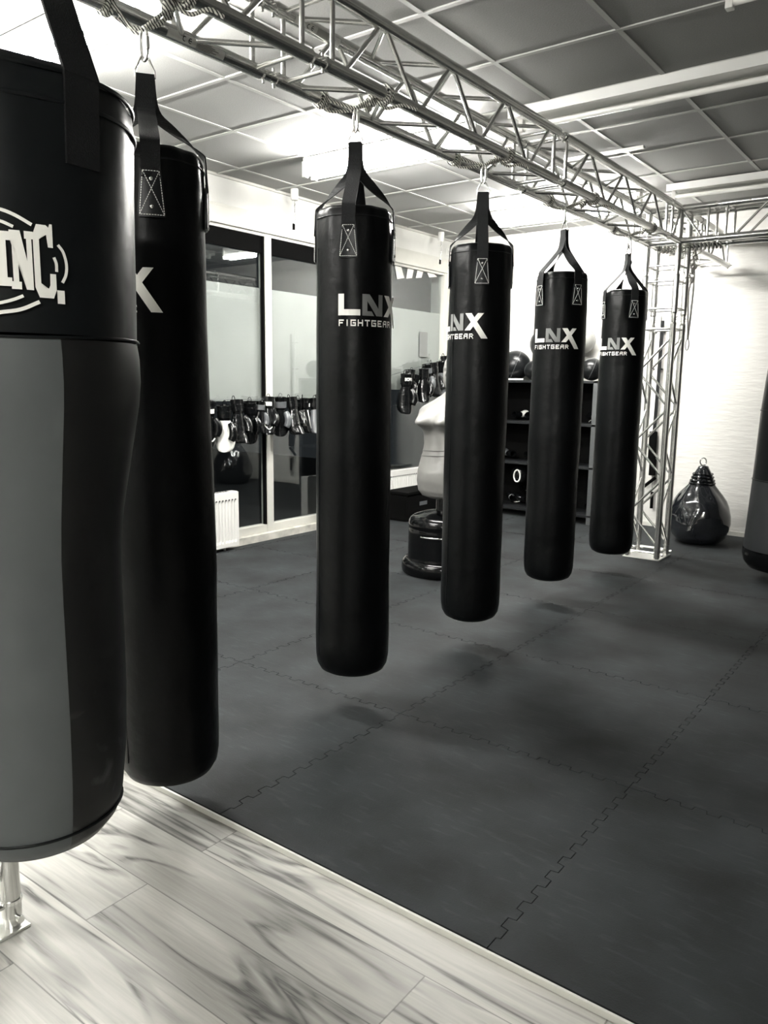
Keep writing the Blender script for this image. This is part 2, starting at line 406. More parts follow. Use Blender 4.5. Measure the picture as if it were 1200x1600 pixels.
# ------------------------------------------------------------------ floor mats with jigsaw edges
PXM, PYM = 1.02, 1.03
gx0, gy0 = -0.855, 1.605
def teeth(L_, own, k=11):
    """shared saw line along an edge of length L_: (distance along, offset) pairs"""
    m = .05; w = (L_-2*m)/(2*k-1); a = .0115; f = .002; out = [(0, 0), (m-f, 0)]
    for i in range(2*k-1):
        s0, s1 = m+i*w, m+(i+1)*w; sg = a if i % 2 == 0 else -a
        g = .0013 if sg*own > 0 else -.0013; out += [(s0+f+g, sg), (s1-f-g, sg)]
    return out+[(L_-m+f, 0), (L_, 0)]
xs = [gx0+PXM*k for k in range(-4, 5)]; xs = [-5.04]+[v for v in xs if -4.99 < v < XR]
ys = [gy0+PYM*k for k in range(6)]+[8.05]
INS, GAP = .022, .0014
for i in range(len(xs)-1):
    for j in range(len(ys)-1):
        x0, x1, y0, y1 = xs[i], xs[i+1], ys[j], ys[j+1]
        cc = Vector(((x0+x1)/2, (y0+y1)/2)); b = B(); zt = .020
        # four fringes, each between the saw line and the inner rectangle
        for side, straight in (('b', j == 0), ('t', j == len(ys)-2), ('l', i == 0), ('r', False)):
            hor = side in 'bt'; L_ = (x1-x0) if hor else (y1-y0); C2 = [(0, 0), (L_, 0)] if straight else teeth(L_, -1 if side in 'bl' else 1)
            def P(s_, o_, inner=False):
                g = GAP*(1 if side in 'bl' else -1); s_ = min(max(s_, GAP), L_-GAP)
                if inner: s_ = min(max(s_, INS), L_-INS); o_ = INS*(1 if side in 'bl' else -1); g = 0
                if hor: return (x0+s_, (y0 if side == 'b' else y1)+o_+g)
                return ((x0 if side == 'l' else x1)+o_+g, y0+s_)
            top = [(b.verts.new((*P(*q), zt)), b.verts.new((*P(*q, True), zt)), b.verts.new((*P(*q), .0))) for q in C2]
            for A_, D_2 in zip(top, top[1:]):
                try: b.faces.new((A_[0], D_2[0], D_2[1], A_[1]))
                except ValueError: pass
                b.faces.new((A_[0], A_[2], D_2[2], D_2[0]))
        b.faces.new([b.verts.new((x, y, zt)) for x, y in ((x0+INS, y0+INS), (x1-INS, y0+INS), (x1-INS, y1-INS), (x0+INS, y1-INS))])
        bmesh.ops.remove_doubles(b, verts=b.verts, dist=.00005)
        bmesh.ops.recalc_face_normals(b, faces=b.faces)
        for f_ in b.faces:
            if abs(f_.normal.z) > .5 and f_.normal.z < 0: f_.normal_flip()
        o = obj('floor_mat', b, M_mat, origin=(cc.x, cc.y, 0), recalc=False)
        tag(o, 'dark slate foam floor mat with interlocking jigsaw edges covering the training area', 'floor mat', 'interlocking dark floor mats')
struct('trim_5', box(B(), (-5.04, 1.594, 0), (XR, 1.6025, .0185), .002), M_frame)

# ================================================================== CEILING LIGHTS
def batten(x0, x1, yc, lit, label, group=None, tubes=1):
    t = thing('ceiling_light', ((x0+x1)/2, yc, ZC), label, 'ceiling light', group)
    h = .10
    if lit: b = box(B(), (x0, yc-.045, ZC-.085), (x1, yc+.045, ZC-.007), .004)
    else: b = box(B(), (x0, yc-h, ZC-.035), (x1, yc+h, ZC-.007))
    for s in (() if lit else (-1, 1)):                                # splayed reflector lips
        P = [(yc+s*h, ZC-.007), (yc+s*(h+.012), ZC-.007), (yc+s*(h+.004), ZC-.060), (yc+s*(h-.006), ZC-.060)]
        q0 = [b.verts.new((x0, p[0], p[1])) for p in P]; q1 = [b.verts.new((x1, p[0], p[1])) for p in P]
        b.faces.new(q0); b.faces.new(q1[::-1])
        for k in range(4): b.faces.new((q0[k], q0[(k+1) % 4], q1[(k+1) % 4], q1[k]))
    obj('housing', b, M_lamp, t)
    offs = (.028,) if tubes == 1 else (-.05, .05)
    for oy in offs:
        zt = ZC-(.125 if lit else .085)
        obj('tube', tube(B(), (x0+.03, yc+oy, zt), (x1-.03, yc+oy, zt), .019 if lit else .017, 14), M_lit if lit else M_tube, t, 60)
        for xx in (x0+.012, x1-.042): obj('lamp_holder', box(B(), (xx, yc+oy-.02, zt-.027), (xx+.03, yc+oy+.02, ZC-.04), .004), M_lamp, t)
    return t
batten(-4.20, -2.72, 4.575, True, 'glaring lit fluorescent ceiling light above the second hanging bag', tubes=2)
batten(-2.46, 1.2, 4.575, False, 'long unlit fluorescent ceiling light crossing the dark ceiling at upper right')
batten(-3.95, -2.50, 6.95, True, 'lit fluorescent ceiling light nearest the back white wall', tubes=2)
batten(-2.24, 1.2, 6.90, False, 'long unlit fluorescent ceiling light just before the back wall')
batten(-4.20, -2.72, 2.20, True, 'lit fluorescent ceiling light nearest the wooden floor, above the black bags', tubes=2)
batten(-4.20, -2.72, -.15, True, 'lit fluorescent ceiling light over the pale wooden floor', tubes=2)
batten(.2, 1.7, -2.55, True, 'lit fluorescent ceiling light behind the camera over the wooden floor', tubes=2)
batten(-1.02, 1.5, 3.62, False, 'white ceiling light cut off by the upper right corner')
t = thing('grid_bar_glint', (-2.5, 5.64, ZC), 'thin pale strip imitating a bright reflection on the ceiling grid behind the truss', 'painted highlight')
obj('strip', box(B(), (-2.62, 5.62, ZC-.026), (-2.03, 5.66, ZC-.008), .004), M_lamp, t)  # pale strip stands in for the bright reflection on a ceiling grid bar
for yy, lb in ((5.21, 'white ceiling cord holder with hanging rod above the left window mullion'), (7.55, 'white ceiling cord holder with hanging rod near the back window corner')):
    t = thing('cord_holder', (-4.93, yy, ZC), lb, 'cord holder')
    obj('cap', lathe(B(), [(0, ZC), (.032, ZC), (.034, ZC-.01), (.034, ZC-.085), (.028, ZC-.095), (0, ZC-.095)], (-4.93, yy), 20), M_lamp, t, 50)
    b = tube(B(), (-4.93, yy, ZC-.09), (-4.93, yy, ZC-.3), .004, 8); path(b, [(-4.93+.008*math.sin(k*1.9), yy+.006*math.cos(k*2.3), ZC-.12-.01*k) for k in range(15)], .004, 6)
    obj('rod', b, M_chrome, t, 60)
    obj('hook', tube(B(), (-4.93, yy-.012, ZC-.29), (-4.93, yy-.012, ZC-.34), .011, 8), M_mattblack, t)
t = thing('wall_bracket', (XW, 7.95, 3.0), 'small white bracket fixed high in the window wall corner', 'bracket')
b = box(B(), (XW, 7.93, 2.92), (XW+.02, 7.97, 3.0)); tube(b, (XW+.01, 7.95, 2.97), (XW+.2, 7.90, 2.99), .008); tube(b, (XW+.01, 7.95, 2.93), (XW+.14, 7.92, 2.98), .006)
obj('arm', b, M_rad, t); cl_ = B(); blob(cl_, (XW+.2, 7.90, 2.985), (.022, .022, .022)); obj('clip', cl_, M_chrome, t, 60)

# ================================================================== TRUSS
CH, RC, RB = .1225, .025, .0095                  # half spacing, chord and brace radii
def truss(name, label, group, base, fmap, s0, s1, phase=1, parts=True, zig=.262, gaps=(True, True)):
    """fmap(s,u,v)->world; chords at u,v=+-CH from s0 to s1"""
    t = thing(name, base, label, 'truss', group)
    a, b_ = s0+(.045 if gaps[0] else 0), s1-(.045 if gaps[1] else 0)
    for u in (-CH, CH):
        for v in (-CH, CH):
            bm = tube(B(), fmap(a, u, v), fmap(b_, u, v), RC, 20)
            for e, g, s in ((a, gaps[0], 1), (b_, gaps[1], -1)):
                if g:
                    tube(bm, fmap(e, u, v), fmap(e-s*.012, u, v), RC*1.06, 20, RC*.9)
            obj('chord', bm, M_alu, t, 50)
            for e, g, s in ((a, gaps[0], 1), (b_, gaps[1], -1)):
                if g:
                    bm = tube(B(), fmap(e-s*.01, u, v), fmap(e-s*.046, u, v), .0195, 14)
                    q = .03 if s > 0 else -.03
                    for dz in (0, 1):
                        m_ = e-s*(.018+.018*dz)
                        if dz: tube(bm, fmap(m_, u-.034, v), fmap(m_, u+.034, v), .005, 8)
                        else: tube(bm, fmap(m_, u, v-.034), fmap(m_, u, v+.034), .005, 8)
                    obj('coupler', bm, M_chrome, t, 50)
    a += .035; b_ -= .035
    L_ = b_-a
    k = max(2, int(round((L_-.1)/zig)));  z0, z1 = a+.05, b_-.05; st = (z1-z0)/k
    faces = [((CH, -CH), (CH, CH)), ((-CH, -CH), (-CH, CH)), ((-CH, -CH), (CH, -CH)), ((-CH, CH), (CH, CH))]
    for fi, (c0, c1) in enumerate(faces):
        bm = B(); bm2 = B()
        tube(bm, fmap(a, *c0), fmap(a, *c1), RB, 10); tube(bm2, fmap(b_, *c0), fmap(b_, *c1), RB, 10)
        obj('rung', bm, M_alu, t, 60); obj('rung', bm2, M_alu, t, 60)
        if L_ < .6: continue
        for i in range(k):
            lo, hi = (c1, c0) if (i+phase) % 2 == 0 else (c0, c1)
            e = .022
            obj('brace', tube(B(), fmap(z0+i*st+e*.5, *lo), fmap(z0+(i+1)*st-e*.5, *hi), RB, 10), M_alu, t, 60)
    return t
TX, TZ = -2.1225, 2.6975
beam = lambda s, u, v: Vector((TX+u, s, TZ+v))
truss('box_truss', 'silver overhead box truss section nearest the camera', 'overhead box truss sections', (TX, 1.55, TZ-.15), beam, .95, 2.235, 0)
truss('box_truss', 'silver overhead box truss section carrying the second and third visible logo bags', 'overhead box truss sections', (TX, 3.2, TZ-.15), beam, 2.235, 4.245, 1)
truss('box_truss', 'silver overhead box truss section ending at the far corner column', 'overhead box truss sections', (TX, 5.3, TZ-.15), beam, 4.245, 6.20, 1)
truss('box_truss', 'short silver truss stub running from the corner to the back wall', None, (TX, 7.4, TZ-.15), beam, 6.96, 7.98, 0)
cross = lambda y: (lambda s, u, v: Vector((s, y+u, TZ+v)))
truss('box_truss', 'silver overhead box truss leaving the far corner towards the right', None, (.0, 6.58, TZ-.15), cross(6.58), -1.74, 1.9, 1)
truss('box_truss', 'silver overhead box truss carrying the two-tone bag, above the view', None, (.0, .79, TZ-.15), cross(.79), -1.86, .9, 0)
truss('box_truss', 'short silver truss piece joining the near column and overhead truss', None, (-2.03, .7, TZ-.15), cross(.79), -2.30, -1.86, 1, gaps=(False, True))
def corner(name, label, base, cy, zlo):
    t = thing(name, base, label, 'truss corner')
    for u in (-CH, CH):
        for v in (-CH, CH):
            obj('chord', tube(B(), (TX+u, cy-.38, TZ+v), (TX+u, cy+.38, TZ+v), RC, 20), M_alu, t, 50)
            obj('chord', tube(B(), (TX-CH, cy+u, TZ+v), (TX+.385, cy+u, TZ+v), RC, 20), M_alu, t, 50)
            obj('chord', tube(B(), (TX+u, cy+v, zlo), (TX+u, cy+v, TZ+CH), RC, 20), M_alu, t, 50)
    for (a, b_) in (((TX+.33, cy-CH, TZ-CH), (TX+.33, cy-CH, TZ+CH)), ((TX+.33, cy+CH, TZ-CH), (TX+.33, cy+CH, TZ+CH)), ((TX+.33, cy-CH, TZ-CH), (TX+.33, cy+CH, TZ-CH)),
                    ((TX+.33, cy-CH, TZ+CH), (TX+.33, cy+CH, TZ+CH)), ((TX+CH, cy-.33, TZ-CH), (TX+CH, cy-.33, TZ+CH)), ((TX-CH, cy-.33, TZ-CH), (TX-CH, cy-.33, TZ+CH)),
                    ((TX+CH, cy-.30, TZ-CH), (TX+CH, cy-CH, TZ+CH)), ((TX-CH, cy-.33, TZ-CH), (TX+CH, cy-.33, TZ-CH)), ((TX+CH, cy+.33, TZ-CH), (TX+CH, cy+.33, TZ+CH)),
                    ((TX+CH, cy-CH, TZ+CH), (TX+.30, cy-CH, TZ-CH)), ((TX-CH, cy-CH, zlo+.04), (TX+CH, cy-CH, zlo+.04)), ((TX+CH, cy-CH, zlo+.04), (TX+CH, cy+CH, zlo+.04)),
                    ((TX-CH, cy-CH, zlo+.04), (TX-CH, cy+CH, zlo+.04)), ((TX-CH, cy+CH, zlo+.04), (TX+CH, cy+CH, zlo+.04)), ((TX-CH, cy-CH, TZ-CH), (TX+CH, cy+CH, TZ-CH)),
                    ((TX-CH, cy-CH, TZ+CH), (TX+CH, cy+CH, TZ+CH))):
        obj('brace', tube(B(), a, b_, RB, 10), M_alu, t, 60)
corner('truss_corner', 'silver three-way truss corner block on top of the far column', (TX, 6.58, 2.36), 6.58, 2.36)
def column(cx, cy, ztop, label, split=None):
    col = lambda s, u, v: Vector((cx+u, cy+v, s))
    t = truss('column_truss', label, None, (cx, cy, .02 if cy > 1.6 else 0), col, .04, split or ztop, 0, gaps=(False, True), zig=.27)
    z0 = .02 if cy > 1.6 else 0
    b = box(B(), (cx-.155, cy-.155, z0), (cx+.155, cy+.155, z0+.009), .003)
    obj('base_plate', b, M_alu2, t)
    for u in (-CH, CH):
        for v in (-CH, CH):
            b = tube(B(), (cx+u, cy+v, z0+.009), (cx+u, cy+v, z0+.085), .021, 16); tube(b, (cx+u, cy+v, z0+.08), (cx+u, cy+v, z0+.09), .028, 16)
            tube(b, (cx+u-.045, cy+v, z0+.045), (cx+u+.045, cy+v, z0+.045), .006, 8); tube(b, (cx+u+.038, cy+v, z0+.045), (cx+u+.048, cy+v, z0+.045), .010, 8)
            obj('socket', b, M_chrome, t, 50)
    return t, col
column(TX, 6.58, 1.99, 'silver column truss standing on the mats beside the last hanging bag')
colf = lambda s, u, v: Vector((TX+u, 6.58+v, s))
truss('truss_spacer', 'short silver spacer frame between the far column and its corner block', None, (TX, 6.58, 1.99), colf, 1.99, 2.36, 0, gaps=(True, True))
column(-2.03, .79, 2.575, 'silver column truss standing on the wooden floor behind the two-tone bag')

# pale rating labels wrapped on the chords facing the camera, with the CE mark
def chord_label(xc, zc, y0, y1, lab):
    a0 = math.atan2(1.45-zc, 0-xc)
    t = thing('chord_label', (xc, (y0+y1)/2, zc), lab, 'label')
    b = B(); n = 6; A = []
    for i in range(n+1):
        a = a0-.55+1.1*i/n; A.append([b.verts.new((xc+(RC+.0012)*math.cos(a), yy, zc+(RC+.0012)*math.sin(a))) for yy in (y0, y1)])
    for i in range(n): b.faces.new((A[i][0], A[i+1][0], A[i+1][1], A[i][1]))
    obj('sticker', b, M_gray_sticker, t)
    b = B()
    def bar(ya, yb, f0, f1):
        q = [(ya, f0), (yb, f0), (yb, f1), (ya, f1)]
        b.faces.new([b.verts.new((xc+(RC+.0022)*math.cos(a0+f), yy, zc+(RC+.0022)*math.sin(a0+f))) for yy, f in q])
    ym = y0+(y1-y0)*.28                              # C and E built from bars
    for k in range(7):
        th = math.radians(60+40*k); th2 = math.radians(60+40*(k+1))
        if k < 6:
            for cy_ in (ym, ym+.024):
                p = [(cy_+.009*math.cos(w)*r_, .32*math.sin(w)*r_) for w, r_ in ((th, 1), (th2, 1), (th2, .68), (th, .68))]
                b.faces.new([b.verts.new((xc+(RC+.0022)*math.cos(a0+f), yy, zc+(RC+.0022)*math.sin(a0+f))) for yy, f in p])
    bar(ym+.016, ym+.029, -.05, .05)
    for k in range(6): bar(ym+.05, ym+.05+(y1-ym-.07)*(.6+.4*((k*37) % 5)/5), .4-.16*k, .4-.16*k-.06)
    obj('mark', b, M_mattblack, t)
M_gray_sticker = mat('grey_sticker', (.42, .42, .40), .5)
chord_label(-2.245, 2.575, 1.76, 2.0, 'pale rating label with CE mark on the lower truss tube nearest the camera')
chord_label(-2.245, 2.82, 2.36, 2.62, 'pale rating label with CE mark on the upper truss tube beyond the joint')

# ================================================================== HANGING BAGS
FONT = {'F': ["11111", "10000", "11110", "10000", "10000"], 'I': ["010", "010", "010", "010", "010"], 'G': ["11111", "10000", "10111", "10001", "11111"],
        'H': ["10001", "10001", "11111", "10001", "10001"], 'T': ["11111", "00100", "00100", "00100", "00100"], 'E': ["11111", "10000", "11110", "10000", "11111"],
        'A': ["01111", "10001", "11111", "10001", "10001"], 'R': ["11110", "10001", "11110", "10010", "10001"], 'B': ["11110", "10001", "11110", "10001", "11110"],
        'O': ["11111", "10001", "10001", "10001", "11111"], 'X': ["10001", "01010", "00100", "01010", "10001"]}
def pix_text(txt, u0, v0, cw, ch, gap):
    polys = []; u = u0
    for c_ in txt:
        rows = FONT[c_]; n = len(rows[0])
        for r_, row in enumerate(rows):
            i = 0
            while i < n:
                if row[i] == '1':
                    j = i
                    while j < n and row[j] == '1': j += 1
                    y1 = v0+(5-r_)*ch; y0 = y1-ch*1.02; polys.append([(u+i*cw, y0), (u+j*cw, y0), (u+j*cw, y1), (u+i*cw, y1)]); i = j
                else: i += 1
        u += n*cw+gap
    return polys, u
LNX_L = [[(0, 0), (.088, 0), (.088, .0235), (.0235, .0235), (.0235, .083), (0, .083)]]
LNX_N = [[(.096, .0), (.1165, .0), (.1165, .083), (.096, .083)], [(.1165, .056), (.1165, .083), (.1255, .083), (.1665, .0276), (.1665, 0), (.1565, 0)],
         [(.1665, 0), (.187, 0), (.187, .083), (.1665, .083)], [(.1165, 0), (.146, 0), (.135, .0175), (.1165, .0175)]]
LNX_X = [[(.195, 0), (.2245, 0), (.290, .083), (.2605, .083)], [(.197, .083), (.2295, .083), (.312, -.040), (.2795, -.040)]]
def tab(parent, c, R, ang, zt):
    """stitched leather tab with two rivets at angle ang; zt = its top"""
    h = .128; wt, wb = .055, .076
    bm = B(); n = 6; G = []
    for i in range(9):
        f = i/8; z = zt-h*f; w = wt+(wb-wt)*min(1, f*1.15)
        if f > .9: w *= .92
        G.append([(c[0]+(R+.006)*math.cos(ang+(k/n-.5)*w/R), c[1]+(R+.006)*math.sin(ang+(k/n-.5)*w/R), z) for k in range(n+1)])
    V = [[bm.verts.new(p) for p in r_] for r_ in G]
    for i in range(8):
        for k in range(n): bm.faces.new((V[i][k], V[i][k+1], V[i+1][k+1], V[i+1][k]))
    # give it thickness towards the bag
    ext = bmesh.ops.extrude_face_region(bm, geom=bm.faces[:])
    for v in [e for e in ext['geom'] if isinstance(e, bmesh.types.BMVert)]:
        d = Vector((v.co.x-c[0], v.co.y-c[1], 0)).normalized(); v.co -= d*.006
    tb = obj('tab', bm, M_leather_g, parent, 40)
    # stitching: dashes round the edge and an X across
    bm = B()
    def P(u, z, e=.0085): a = ang+u/R; return Vector((c[0]+(R+e)*math.cos(a), c[1]+(R+e)*math.sin(a), z))
    m_ = .006
    cs = [(-wt/2+m_, zt-m_), (wt/2-m_, zt-m_), (wb/2-m_, zt-h+m_), (-wb/2+m_, zt-h+m_)]
    segs = [(cs[0], cs[1]), (cs[1], cs[2]), (cs[2], cs[3]), (cs[3], cs[0]), (cs[0], cs[2]), (cs[1], cs[3])]
    for a_, b_ in segs:
        L_ = math.hypot(a_[0]-b_[0], a_[1]-b_[1]); k = int(L_/.0065)
        for i in range(k):
            f0, f1 = i/k, (i+.68)/k
            tube(bm, P(a_[0]+(b_[0]-a_[0])*f0, a_[1]+(b_[1]-a_[1])*f0), P(a_[0]+(b_[0]-a_[0])*f1, a_[1]+(b_[1]-a_[1])*f1), .0011, 5)
    obj('stitching', bm, M_stitch, tb, local=False)
    for zz in (zt-.026, zt-h+.028):
        p = P(0, zz, .004); d = Vector((math.cos(ang), math.sin(ang), 0)); bm = B(); blob(bm, p, (.0065, .0065, .0065), u=12, v=8)
        obj('rivet', bm, M_chrome, tb, 60)
def heavy_bag(c, zb, tabs, tail, label, bulge, hang=None, twist=0, seed=1):
    """c centre, zb bottom z, tabs = first tab angle (deg), tail = angle of the X's tail end, bulge = radius factor list"""
    R = .1605; H = 1.95; zt = zb+H; rg = random.Random(seed)
    t = thing('punching_bag', (c[0], c[1], zb), label, 'punching bag', 'black logo punching bags in a row')
    ctrl = [(0, zb+.006), (.08, zb+.002), (.115, zb+.006), (.140, zb+.020), (.154, zb+.045), (.1605, zb+.085), (.162, zb+.16)]
    k = len(bulge)
    for i in range(k): ctrl.append((R*bulge[i], zb+.28+(H-.50)*i/(k-1)))
    ctrl += [(.156, zt-.10), (.153, zt-.04), (.151, zt-.018), (.143, zt-.004), (.125, zt), (.09, zt-.012), (0, zt-.018)]
    prof = resample(ctrl, .035); ph = [rg.uniform(0, 6.28) for _ in range(6)]
    ta = [math.radians(tabs+90*i) for i in range(4)]
    def fn(r_, a, z):
        q = (z-zb)/H
        w = 1+.010*math.sin(2*a+ph[0]+q*3)+.006*math.sin(3*a+ph[1]-q*5)+.004*math.sin(q*40+ph[2])*math.sin(2*a+ph[3])
        tp = max(0, (q-.86)/.14)
        w += tp*.022*math.sin(11*a+ph[4])*min(1, r_/.12)      # gathered folds below the rim
        for a_ in ta:
            d = (a-a_+PI) % (2*PI)-PI; w += -.03*tp*math.exp(-(d/.16)**2)
        return r_*w
    body = obj('body', lathe(B(), prof, c, 72, fn), M_leather, t, 60)
    # rim seam and side seam
    bm = B(); zr = zt-.042
    path(bm, [(c[0]+(fn(.1535, 2*PI*i/72, zr)+.0015)*math.cos(2*PI*i/72), c[1]+(fn(.1535, 2*PI*i/72, zr)+.0015)*math.sin(2*PI*i/72), zr) for i in range(72)], .0022, 6, closed=True)
    sa = ta[0]-.95
    path(bm, [(c[0]+(fn(.1615, sa, z)+.0005)*math.cos(sa), c[1]+(fn(.1615, sa, z)+.0005)*math.sin(sa), z) for z in [zb+.09+i*.05 for i in range(int((H-.2)/.05))]], .0018, 6)
    obj('seam', bm, M_leather_g, t, 60)
    az = zt+.262; A = Vector((c[0], c[1], az)) if hang is None else Vector((hang[0], hang[1], az))
    for i, a in enumerate(ta):
        tab(t, c, .157, a, zt-.077)
        d = Vector((math.cos(a), math.sin(a), 0)); w = Vector((-math.sin(a), math.cos(a), 0)); cc = Vector((c[0], c[1], 0))
        w0 = Vector((-math.sin(ta[0]), math.cos(ta[0]), 0)); off = (.006+.005*(i % 2)) ;
        if w.dot(w0) < 0: w = -w
        wa = Vector((-math.sin(ta[0]), math.cos(ta[0]), 0)) if i % 2 == 0 else w.lerp(Vector((-math.sin(ta[0]), math.cos(ta[0]), 0)), .75)
        dn = Vector((math.cos(ta[0]), math.sin(ta[0]), 0))*(1 if i < 2 else -1)
        pts = [(cc+d*.163+Vector((0, 0, zt-.10)), w, d), (cc+d*.160+Vector((0, 0, zt-.05)), w, d), (cc+d*.158+Vector((0, 0, zt-.012)), w, d+Vector((0, 0, .3))),
               (cc+d*.150+Vector((0, 0, zt+.008)), w, d+Vector((0, 0, .7)))]
        top = A+dn*off
        mid = top-Vector((0, 0, .10)); e = pts[-1][0]
        pts += [(e.lerp(mid, .3), w.lerp(w0, .45), d+Vector((0, 0, .35))), (e.lerp(mid, .65), w.lerp(w0, .75), d.lerp(dn, .5)+Vector((0, 0, .2))), (mid+d*.012, w0, dn), (top, w0, dn)]
        obj('strap', ribbon(B(), pts, .054, .004), M_strap, t)
    # ring through the strap tops, and the carabiner over it
    w = Vector((-math.sin(ta[0]), math.cos(ta[0]), 0)); n0 = Vector((math.cos(ta[0]), math.sin(ta[0]), 0))
    rp = [A+w*-.030+Vector((0, 0, -.006)), A+w*.030+Vector((0, 0, -.006)), A+w*.028+Vector((0, 0, .012)), A+w*.010+Vector((0, 0, .050)), A+w*-.010+Vector((0, 0, .050)), A+w*-.028+Vector((0, 0, .012))]
    obj('ring', path(B(), rp, .0035, 8, closed=True), M_chrome, t, 60)
    # printed logo
    Rl = .1615; a0 = math.radians(tail)-.312/Rl; z0 = zt-.425
    for P_, m_ in ((LNX_L, M_print), (LNX_N, M_printg), (LNX_X, M_print)): lo = obj('logo_letter', wrap_polys(P_, c, Rl*1.006, a0, z0), m_, t, 179, recalc=False)
    pt, _ = pix_text('FIGHTGEAR', .002, -.041, .0042, .0050, .0072)
    obj('lettering', wrap_polys(pt, c, Rl*1.006, a0, z0), M_print, t, 179, recalc=False)
    return t, A, n0, w
BAGS = [((-2.03, 1.53), .155, -37, -29, 'black LNX punching bag behind the two-tone bag, only its X showing', [1.02, 1.03, 1.05, 1.04, 1.0, .965, .955, .95], (-2.135, 1.60)),
        ((-2.105, 2.58), .187, -60, 37, 'black LNX punching bag with its full L showing', [1, .99, 1, 1, .99, .99, .98, .97], None),
        ((-2.10, 3.59), .190, -57, -43, 'black LNX punching bag hiding the right half of the grey mannequin', [1, 1, 1.0, 1.0, 1.01, 1.0, .99, .96], None),
        ((-2.155, 4.69), .187, -29-90, -19, 'black LNX punching bag hanging in front of the storage rack, two tabs showing', [1.0, 1.0, 1.0, 1.02, 1.0, 1.0, 1.0, .99], None),
        ((-2.14, 5.755), .186, -46-90, -32, 'black LNX punching bag furthest away, beside the silver column', [1, 1, 1, 1, 1, 1, .99, .97], None)]
LB = ['black and white rope tied over the truss holding the bag behind the two-tone bag', 'black and white rope tied over the truss above the bag with the full L showing',
      'black and white rope tied over the truss above the bag hiding the mannequin', 'black and white rope tied over the truss above the bag before the storage rack',
      'black and white rope tied over the truss above the last bag beside the column']
def circle(cx, y, cz, r, y1=None, n=14, a0=0):
    return [(cx+r*math.cos(a0+2*PI*i/n), y+((y1-y)*i/n if y1 else 0), cz+r*math.sin(a0+2*PI*i/n)) for i in range(n+1)]
for i, (c, zb, tb, tl, lb, bu, hg) in enumerate(BAGS):
    t, A, n0, w = heavy_bag(c, zb, tb, tl, lb, bu, hg, seed=i+3)
    # carabiner
    z0, z1 = A.z+.040, A.z+.135; hw = .014; pts = []
    for k in range(24):
        a = 2*PI*k/24; pts.append(Vector((A.x, A.y, (z0+z1)/2))+(n0+w).normalized()*hw*math.cos(a)+Vector((0, 0, math.copysign(abs(math.sin(a))**.8, math.sin(a))*(z1-z0)/2)))
    cb = thing('carabiner', (A.x, A.y, z0), lb.replace('black LNX punching bag', 'steel carabiner above the bag'), 'carabiner', 'carabiners above the bags')
    obj('loop', path(B(), pts, .0052, 8, closed=True), M_chrome, cb, 60)
    obj('gate_sleeve', tube(B(), pts[0]-Vector((0, 0, .016)), pts[0]+Vector((0, 0, .018)), .0068, 8), M_alu2, cb, 60)
    # rope
    rp = thing('hanging_rope', (A.x, A.y, z1-.01), LB[i], 'rope', 'ropes tying the bags to the truss')
    K = Vector((A.x, A.y, z1-.006)); zc = TZ-CH; rr = .0065; xa, xb = TX-CH, TX+CH
    b = B()
    for dy in (-.012, .004): path(b, circle(xa, A.y-.05+dy, zc, RC+rr, n=16), rr, 7, closed=False)
    path(b, catmull([K+Vector((.0, 0, 0)), K+Vector((-.04, -.02, .012)), (xa+.03, A.y-.045, zc-.005), (xa, A.y-.05, zc+RC+rr)], 6), rr, 7)
    path(b, catmull([K, K+Vector((-.05, .015, .004)), (xa-.0, A.y+.0, zc-RC-rr), (xa-RC-.01, A.y-.02, zc)], 6), rr, 7)
    obj('far_loop', b, M_rope, rp, 60)
    b = B(); rgn = random.Random(i)
    path(b, circle(xb, A.y+.05, zc, RC+rr, n=16), rr, 7); path(b, circle(xb, A.y+.065, zc, RC+rr, n=16), rr, 7)
    path(b, catmull([K, K+Vector((.05, .01, .02)), (xb-.035, A.y+.04, zc-.022), (xb-.01, A.y+.05, zc-RC-rr)], 6), rr, 7)
    path(b, catmull([K, K+Vector((.045, .03, .015)), (xb-.04, A.y+.055, zc-.01), (xb-.02, A.y+.065, zc-RC-rr)], 6), rr, 7)
    for q in range(5):
        ctr = Vector((xb-.055-.010*(q-2), A.y+.028+.004*q, zc-.012-.004*q)); tilt = rgn.uniform(0, 3)
        path(b, [ctr+Vector((.010*math.cos(s)*math.cos(tilt), .016*math.sin(s), .016*math.cos(s)*math.sin(tilt)+.006*math.sin(s+tilt))) for s in [2*PI*k/10 for k in range(10)]], rr, 7, closed=True)
    obj('knot', b, M_rope, rp, 60)
    e = Vector((xb-.03, A.y+.04, zc-.03)); obj('loose_end', path(B(), catmull([e, e+Vector((.03, .03, -.018)), e+Vector((.09, .05, -.012)), e+Vector((.12+.02*(i % 2), .08, -.03))], 5), rr, 7), M_rope, rp, 60)

# ------------------------------------------------------------------ two-tone bag at the left edge
c1 = (-1.5, .79)
t = thing('uppercut_bag', (c1[0], c1[1], .5), 'large two-tone bag with white INC. lettering and grey lower panel, at the left edge', 'punching bag')
upz = [(.0, 1.93), (.12, 1.945), (.19, 1.965), (.228, 1.962), (.240, 1.945), (.243, 1.915), (.240, 1.80), (.237, 1.62), (.2345, 1.525)]
def fn1(r_, a, z):
    q = max(0, (z-1.72)/.25)
    return r_*(1+.006*math.sin(3*a+.7+z*4)+q*.010*math.sin(13*a+1)*min(1, r_/.15))
obj('upper_body', lathe(B(), resample(upz, .02), c1, 80, fn1), M_leather_g, t, 60)
loz = [(.2345, 1.518), (.238, 1.49), (.2385, 1.445), (.234, 1.40), (.214, 1.29), (.196, 1.19), (.1875, 1.12), (.186, 1.04), (.187, .93), (.187, .80), (.182, .68), (.172, .585), (.160, .54), (.14, .515), (.08, .505), (0, .503)]
